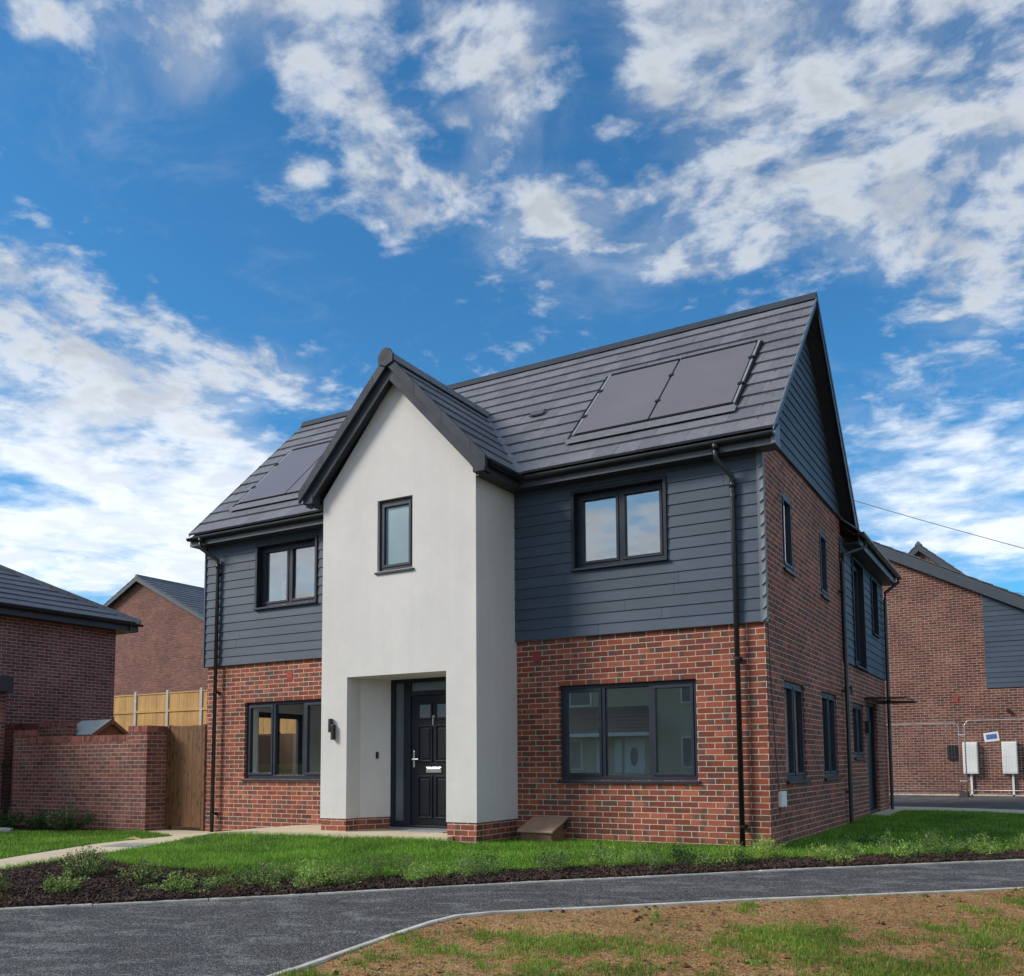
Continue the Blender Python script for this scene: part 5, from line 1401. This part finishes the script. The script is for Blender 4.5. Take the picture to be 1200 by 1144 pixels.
def vk(x, y):
    s = sdist(x, y) - 1.3
    n1 = .8 * noise.noise((x * .8, y * .8, 2.0)) + .75 * noise.noise((x * 1.9, y * 1.9, 7.0)) + .5 * noise.noise((x * 5.0, y * 5.0, 4.0)) + .35 * noise.noise((x * 13.0, y * 13.0, 6.0))
    b = -.52 + .50 * min(1.4, max(0, s))
    t = (n1 + b + .10) / .55
    return max(.02, min(1, t)) if s > .12 else 0
blades('sparse_grass', scatter(verge_poly, 7500, 8, vk, 0.0, True), .036, .005, M['patchgrass'], 3)
# tufts overhanging the bed edge
edge_pts = []
for a, b in zip(mu, mu[1:]):
    if a[0] < -6.8 or a[0] > 5.2: continue
    L = math.hypot(b[0] - a[0], b[1] - a[1])
    for _ in range(int(L * 500)):
        t = random.random(); x = a[0] + (b[0] - a[0]) * t + random.gauss(0, .035); y = a[1] + (b[1] - a[1]) * t + random.gauss(0, .035); edge_pts.append((x, y, gz(x, y) + .01))
blades('edge_grass', np.array(edge_pts), .085, .006, M['grass'], 4)

# ---- bark chips, pebbles and crumbs
mb = MB(); B = scatter(bed_poly, 2300, 12)
for (x, y, z) in B:
    a = random.uniform(0, 6.28); L, w, t = random.uniform(.006, .026), random.uniform(.004, .010), random.uniform(.002, .006)
    q = Matrix.Rotation(a, 3, 'Z') @ Matrix.Rotation(random.gauss(0, .45), 3, 'Y') @ Matrix.Rotation(random.gauss(0, .4), 3, 'X')
    c = Vector((x, y, z + .018 + random.random() * .03))
    P = [c + q @ Vector(p) for p in ((-L, -w, -t), (L, -w * .6, -t), (L, w, -t), (-L, w, -t), (-L, -w, t), (L, -w * .6, t), (L, w, t), (-L, w, t))]
    mb.hexa(P[:4], P[4:])
struct(mb.build('bark_chips', M['bark'], recalc=False), 'stuff')
mb = MB(); near = [(-1.1, -9.0), (3.6, -9.0), (6.0, -3.5), (8.0, 4.0)] + nk[::-1][: len(nk) - 8]
S = scatter(verge_poly, 300, 14)
for (x, y, z) in S:
    if sdist(x, y) < 1.25: continue
    z = gz(x, y) + verge_off(x, y); r = random.choice([.003, .004, .005, .006, .011]) * random.uniform(.7, 1.3); c = Vector((x, y, z + r * .3))
    k = [Vector((random.uniform(.7, 1.3), 0, 0)), Vector((0, random.uniform(.7, 1.3), 0)), Vector((0, 0, random.uniform(.5, .9)))]
    vs = [c + v * r * s for v in k for s in (1, -1)]
    mb.add(vs, [(0, 2, 4), (2, 1, 4), (1, 3, 4), (3, 0, 4), (2, 0, 5), (1, 2, 5), (3, 1, 5), (0, 3, 5)])
struct(mb.build('pebbles', M['pebble'], recalc=False), 'stuff')
M['clod'] = simple_mat('dark soil clod', (0.17, 0.085, 0.045), 0.95, var=0.3, nscale=30, island=0.6, spec=0.1)
mb = MB()
for (x, y, z) in scatter(verge_poly, 75, 15, None, 0.0, True):
    if sdist(x, y) < 1.3 or noise.noise((x * 1.1, y * 1.1, 12.0)) < -.05: continue
    r = random.choice([.006, .009, .012, .018, .026]) * random.uniform(.7, 1.2); c = Vector((x, y, z + r * .2))
    k = [Vector((random.uniform(.7, 1.4), random.uniform(-.3, .3), 0)), Vector((random.uniform(-.3, .3), random.uniform(.7, 1.4), 0)), Vector((0, 0, random.uniform(.4, .8)))]
    vs = [c + v * r * s for v in k for s in (1, -1)]
    mb.add(vs, [(0, 2, 4), (2, 1, 4), (1, 3, 4), (3, 0, 4), (2, 0, 5), (1, 2, 5), (3, 1, 5), (0, 3, 5)])
struct(mb.build('soil_clods', M['clod'], recalc=False), 'stuff')
for i, (x, y, h, r) in enumerate([(.25, -4.45, .13, .09), (1.25, -5.3, .10, .08), (2.9, -3.1, .12, .10)]):
    shrub(x, y, h, r, 70, .03, 'leaf_lime', ['small leafy weed standing alone on the bare soil by the kerb', 'low weed among the sparse grass at the front edge', 'tuft of leafy weed on bare soil near the right edge'][i], 'weeds on the bare verge', name='weed', seed=900 + i, parts=False)

# ================================================================== SKY, SUN, CAMERA
SUN = Vector((-.66, -.56, .56)).normalized()
EL = math.asin(SUN.z); ROT = math.atan2(SUN.x, SUN.y)
w = bpy.data.worlds.new('World'); scene.world = w; w.use_nodes = True
t = NT(w.node_tree); bg = t.n['Background']; out = t.n['World Output']
sky = t.new('ShaderNodeTexSky'); sky.sky_type = 'NISHITA'; sky.sun_disc = False
sky.sun_elevation = EL; sky.sun_rotation = ROT; sky.altitude = 60; sky.air_density = 1.0; sky.dust_density = 0.6; sky.ozone_density = 2.0
D = t.new('ShaderNodeTexCoord').outputs['Generated']
D = t.vmath('NORMALIZE', D)
x, y, z = t.xyz(D)
az = t.math('ARCTAN2', x, y); el = t.math('ARCSINE', z)
blobs = [(-0.141, 0.628, 0.259, 0.097, -0.416, 1.0), (-0.213, 0.561, 0.156, 0.067, 0.173, 0.75), (-0.058, 0.504, 0.112, 0.066, 0.078, 0.8), (-0.024, 0.429, 0.064, 0.033, -0.055, 0.95), (-0.102, 0.568, 0.14, 0.074, -0.241, 0.8), (-0.081, 0.357, 0.103, 0.043, -0.092, 0.45), (-0.062, 0.271, 0.117, 0.047, -0.33, 0.65), (-0.095, 0.227, 0.12, 0.036, -0.391, 0.85), (-0.309, 0.673, 0.096, 0.047, 0.104, 0.7), (-0.342, 0.518, 0.061, 0.024, 0.264, 0.6), (-0.278, 0.519, 0.052, 0.023, 0.165, 0.55), (-0.485, 0.555, 0.079, 0.032, 0.445, 0.89), (-0.62, 0.565, 0.065, 0.034, 0.353, 1.21), (-0.687, 0.59, 0.048, 0.02, 0.059, 1.08), (-0.561, 0.704, 0.104, 0.039, -0.238, 1.02), (-0.522, 0.633, 0.049, 0.041, -0.018, 0.83), (-0.761, 0.579, 0.02, 0.013, 0.099, 1.02), (-0.871, 0.642, 0.042, 0.04, -0.606, 0.83), (-0.726, 0.676, 0.093, 0.051, -0.378, 0.85), (-0.81, 0.691, 0.113, 0.024, 0.109, 0.5), (-1.012, 0.646, 0.057, 0.02, 0.229, 0.65), (-1.023, 0.637, 0.024, 0.018, 0.242, 0.6), (-0.476, 0.495, 0.038, 0.012, -0.035, 0.4), (-0.427, 0.538, 0.043, 0.021, 0.524, 0.70), (-0.411, 0.626, 0.029, 0.012, -0.067, 0.4), (-0.591, 0.642, 0.019, 0.012, 0.022, 0.70), (-0.35, 0.573, 0.028, 0.016, -0.092, 0.4), (-0.963, 0.406, 0.191, 0.067, -0.11, 1.19), (-0.998, 0.308, 0.246, 0.056, -0.115, 1.33), (-0.844, 0.292, 0.15, 0.047, -0.075, 1.19), (-0.995, 0.228, 0.127, 0.032, 0.09, 1.40), (-0.94, 0.2, 0.202, 0.042, -0.034, 1.54), (-0.803, 0.387, 0.079, 0.018, -0.216, 0.7), (-1.004, 0.479, 0.099, 0.03, -0.147, 0.35), (-0.954, 0.384, 0.048, 0.027, -0.028, 0.6), (-0.891, 0.47, 0.094, 0.046, -0.026, -0.25), (-0.732, 0.488, 0.209, 0.047, 0.037, -0.5), (-0.952, 0.552, 0.147, 0.062, 0.16, -0.6), (-0.29, 0.412, 0.186, 0.058, 0.028, -0.5), (-0.981, 0.266, 0.10, 0.026, -0.079, -0.9), (0.24, 0.25, 0.20, 0.10, 0.0, 1.3), (-0.80, 0.335, 0.12, 0.018, -0.10, -0.6), (-0.434, 0.651, 0.058, 0.054, -0.063, -0.5)]
# cloud sheet coordinates: a layer overhead seen in perspective
inv = t.math('DIVIDE', 1.0, t.math('ADD', t.math('MAXIMUM', z, 0.0), 0.10))
cp = t.comb(t.math('MULTIPLY', x, inv), t.math('MULTIPLY', y, inv), 0.0)
warp = t.new('ShaderNodeTexNoise'); t.put(warp.inputs['Vector'], cp); warp.inputs['Scale'].default_value = 2.2; warp.inputs['Detail'].default_value = 3
wv = t.vmath('SUBTRACT', warp.outputs['Color'], (.5, .5, .5))
ae = t.vmath('ADD', t.comb(az, el, 0.0), t.vmath('MULTIPLY', wv, (.10, .07, 0)))
cov = None
for (a, e, r1, r2, th, wt) in blobs:
    m = t.new('ShaderNodeMapping', vector_type='TEXTURE')
    m.inputs['Location'].default_value = (a, e, 0); m.inputs['Rotation'].default_value = (0, 0, th); m.inputs['Scale'].default_value = (r1 * 1.25, r2 * 1.25, 1)
    t.put(m.inputs['Vector'], ae)
    v = t.smooth(t.vmath('LENGTH', m.outputs[0]), 1.35, 0.1, 0.0, wt)
    cov = v if cov is None else t.math('ADD', cov, v)
back = t.smooth(t.vmath('DOT_PRODUCT', D, (.25, -.97, 0.0)), -.62, .1, 0.0, .92)     # open broken cloud over the rest of the sky
cov = t.math('ADD', t.math('MAXIMUM', t.math('MINIMUM', cov, t.math('ADD', .86, t.math('MULTIPLY', t.smooth(el, .45, .24), .40))), -.5), back)
n1 = t.noise(t.vmath('ADD', cp, t.vmath('SCALE', wv, None, .22)), 7.0, 8, .58)
n2 = t.noise(t.vmath('ADD', cp, t.vmath('SCALE', wv, None, .10)), 17.0, 6, .58)
lowb = t.smooth(el, .45, .24)
rotae = t.new('ShaderNodeMapping'); rotae.inputs['Rotation'].default_value = (0, 0, R(9)); rotae.inputs['Scale'].default_value = (5.0, 19.0, 1.0); t.put(rotae.inputs['Vector'], ae)
n1s = t.noise(rotae.outputs[0], 1.0, 6, .55)
n1 = t.math('ADD', t.math('MULTIPLY', n1, t.math('SUBTRACT', 1.0, t.math('MULTIPLY', lowb, .75))), t.math('MULTIPLY', n1s, t.math('MULTIPLY', lowb, .75)))
n2w = t.math('MULTIPLY', t.math('SUBTRACT', 1.0, t.math('MULTIPLY', lowb, .8)), .42)
fb = t.math('ADD', t.math('MULTIPLY', n1, t.math('SUBTRACT', 1.0, n2w)), t.math('MULTIPLY', n2, n2w))
dn = t.math('ADD', t.math('MULTIPLY', t.math('SUBTRACT', fb, .5), 5.2), t.math('SUBTRACT', t.math('MULTIPLY', cov, 1.05), .52))
dens = t.smooth(dn, -.44, .90)
veil = t.noise(t.vmath('ADD', cp, t.vmath('SCALE', wv, None, .5)), 2.6, 8, .66)
thin = t.math('MULTIPLY', t.smooth(t.math('ADD', t.math('MULTIPLY', t.math('MAXIMUM', cov, 0.0), .22), veil), .50, .95), .55)
dens = t.math('MAXIMUM', dens, thin)
# self shading of the clouds: thick parts and the side away from the sun are greyer
ofs = t.vmath('ADD', cp, t.vmath('SCALE', (SUN.x, SUN.y, 0), None, .10))
n3 = t.noise(t.vmath('ADD', ofs, t.vmath('SCALE', wv, None, .22)), 7.0, 6, .58)
lit = t.smooth(t.math('ADD', t.math('SUBTRACT', n1, n3), t.math('MULTIPLY', t.math('SUBTRACT', n2, .5), .35)), -.11, .11)
thick = t.smooth(dn, .35, 1.2)
shade = t.math('MULTIPLY', t.math('ADD', t.math('MULTIPLY', thick, .55), t.math('MULTIPLY', t.math('SUBTRACT', 1.0, lit), .5)), t.math('SUBTRACT', 1.0, t.math('MULTIPLY', lowb, .45)))
ccol = t.mix(t.math('MINIMUM', shade, 1.0), (.475, .51, .555), (.25, .28, .325))
ccol = t.vmath('SCALE', ccol, None, t.math('ADD', .80, t.math('MULTIPLY', lowb, .42)))
skyc = t.mix(1.0, sky.outputs[0], (.36, .92, 1.22), 'MULTIPLY')
t.put(bg.inputs['Color'], skyc); bg.inputs['Strength'].default_value = 0.072
bg2 = t.new('ShaderNodeBackground'); t.put(bg2.inputs['Color'], ccol); bg2.inputs['Strength'].default_value = 1.0
mx = t.new('ShaderNodeMixShader'); t.put(mx.inputs[0], dens); t.l.new(bg.outputs[0], mx.inputs[1]); t.l.new(bg2.outputs[0], mx.inputs[2])
t.l.new(mx.outputs[0], out.inputs['Surface'])

sd = bpy.data.lights.new('sun', 'SUN'); sd.energy = 2.0; sd.angle = R(18); sd.color = (1.0, .93, .83)
so = bpy.data.objects.new('sun', sd); COL.objects.link(so); so.rotation_euler = (-SUN).to_track_quat('-Z', 'Y').to_euler(); so.location = (-20, -20, 30)

cam = bpy.data.cameras.new('camera'); co = bpy.data.objects.new('camera', cam); COL.objects.link(co)
cam.sensor_width = 36; cam.lens = 1084.42 / 1200 * 36; cam.shift_y = (802.06 - 572) / 1200; cam.clip_start = .05; cam.clip_end = 2500
rt = Vector((0.86418254, 0.50313702, -0.00645551)); up = Vector((0.04829505, -0.07016716, 0.99636547)); fw = Vector((-0.50085539, 0.86135342, 0.08493626))
co.matrix_world = Matrix(((rt.x, up.x, -fw.x, 3.0188), (rt.y, up.y, -fw.y, -11.4787), (rt.z, up.z, -fw.z, 1.0337), (0, 0, 0, 1)))
scene.camera = co
vs = scene.view_settings; vs.view_transform = 'Standard'; vs.look = 'None'; vs.gamma = 1; vs.exposure = 0.90; vs.use_curve_mapping = False
scene.render.film_transparent = False
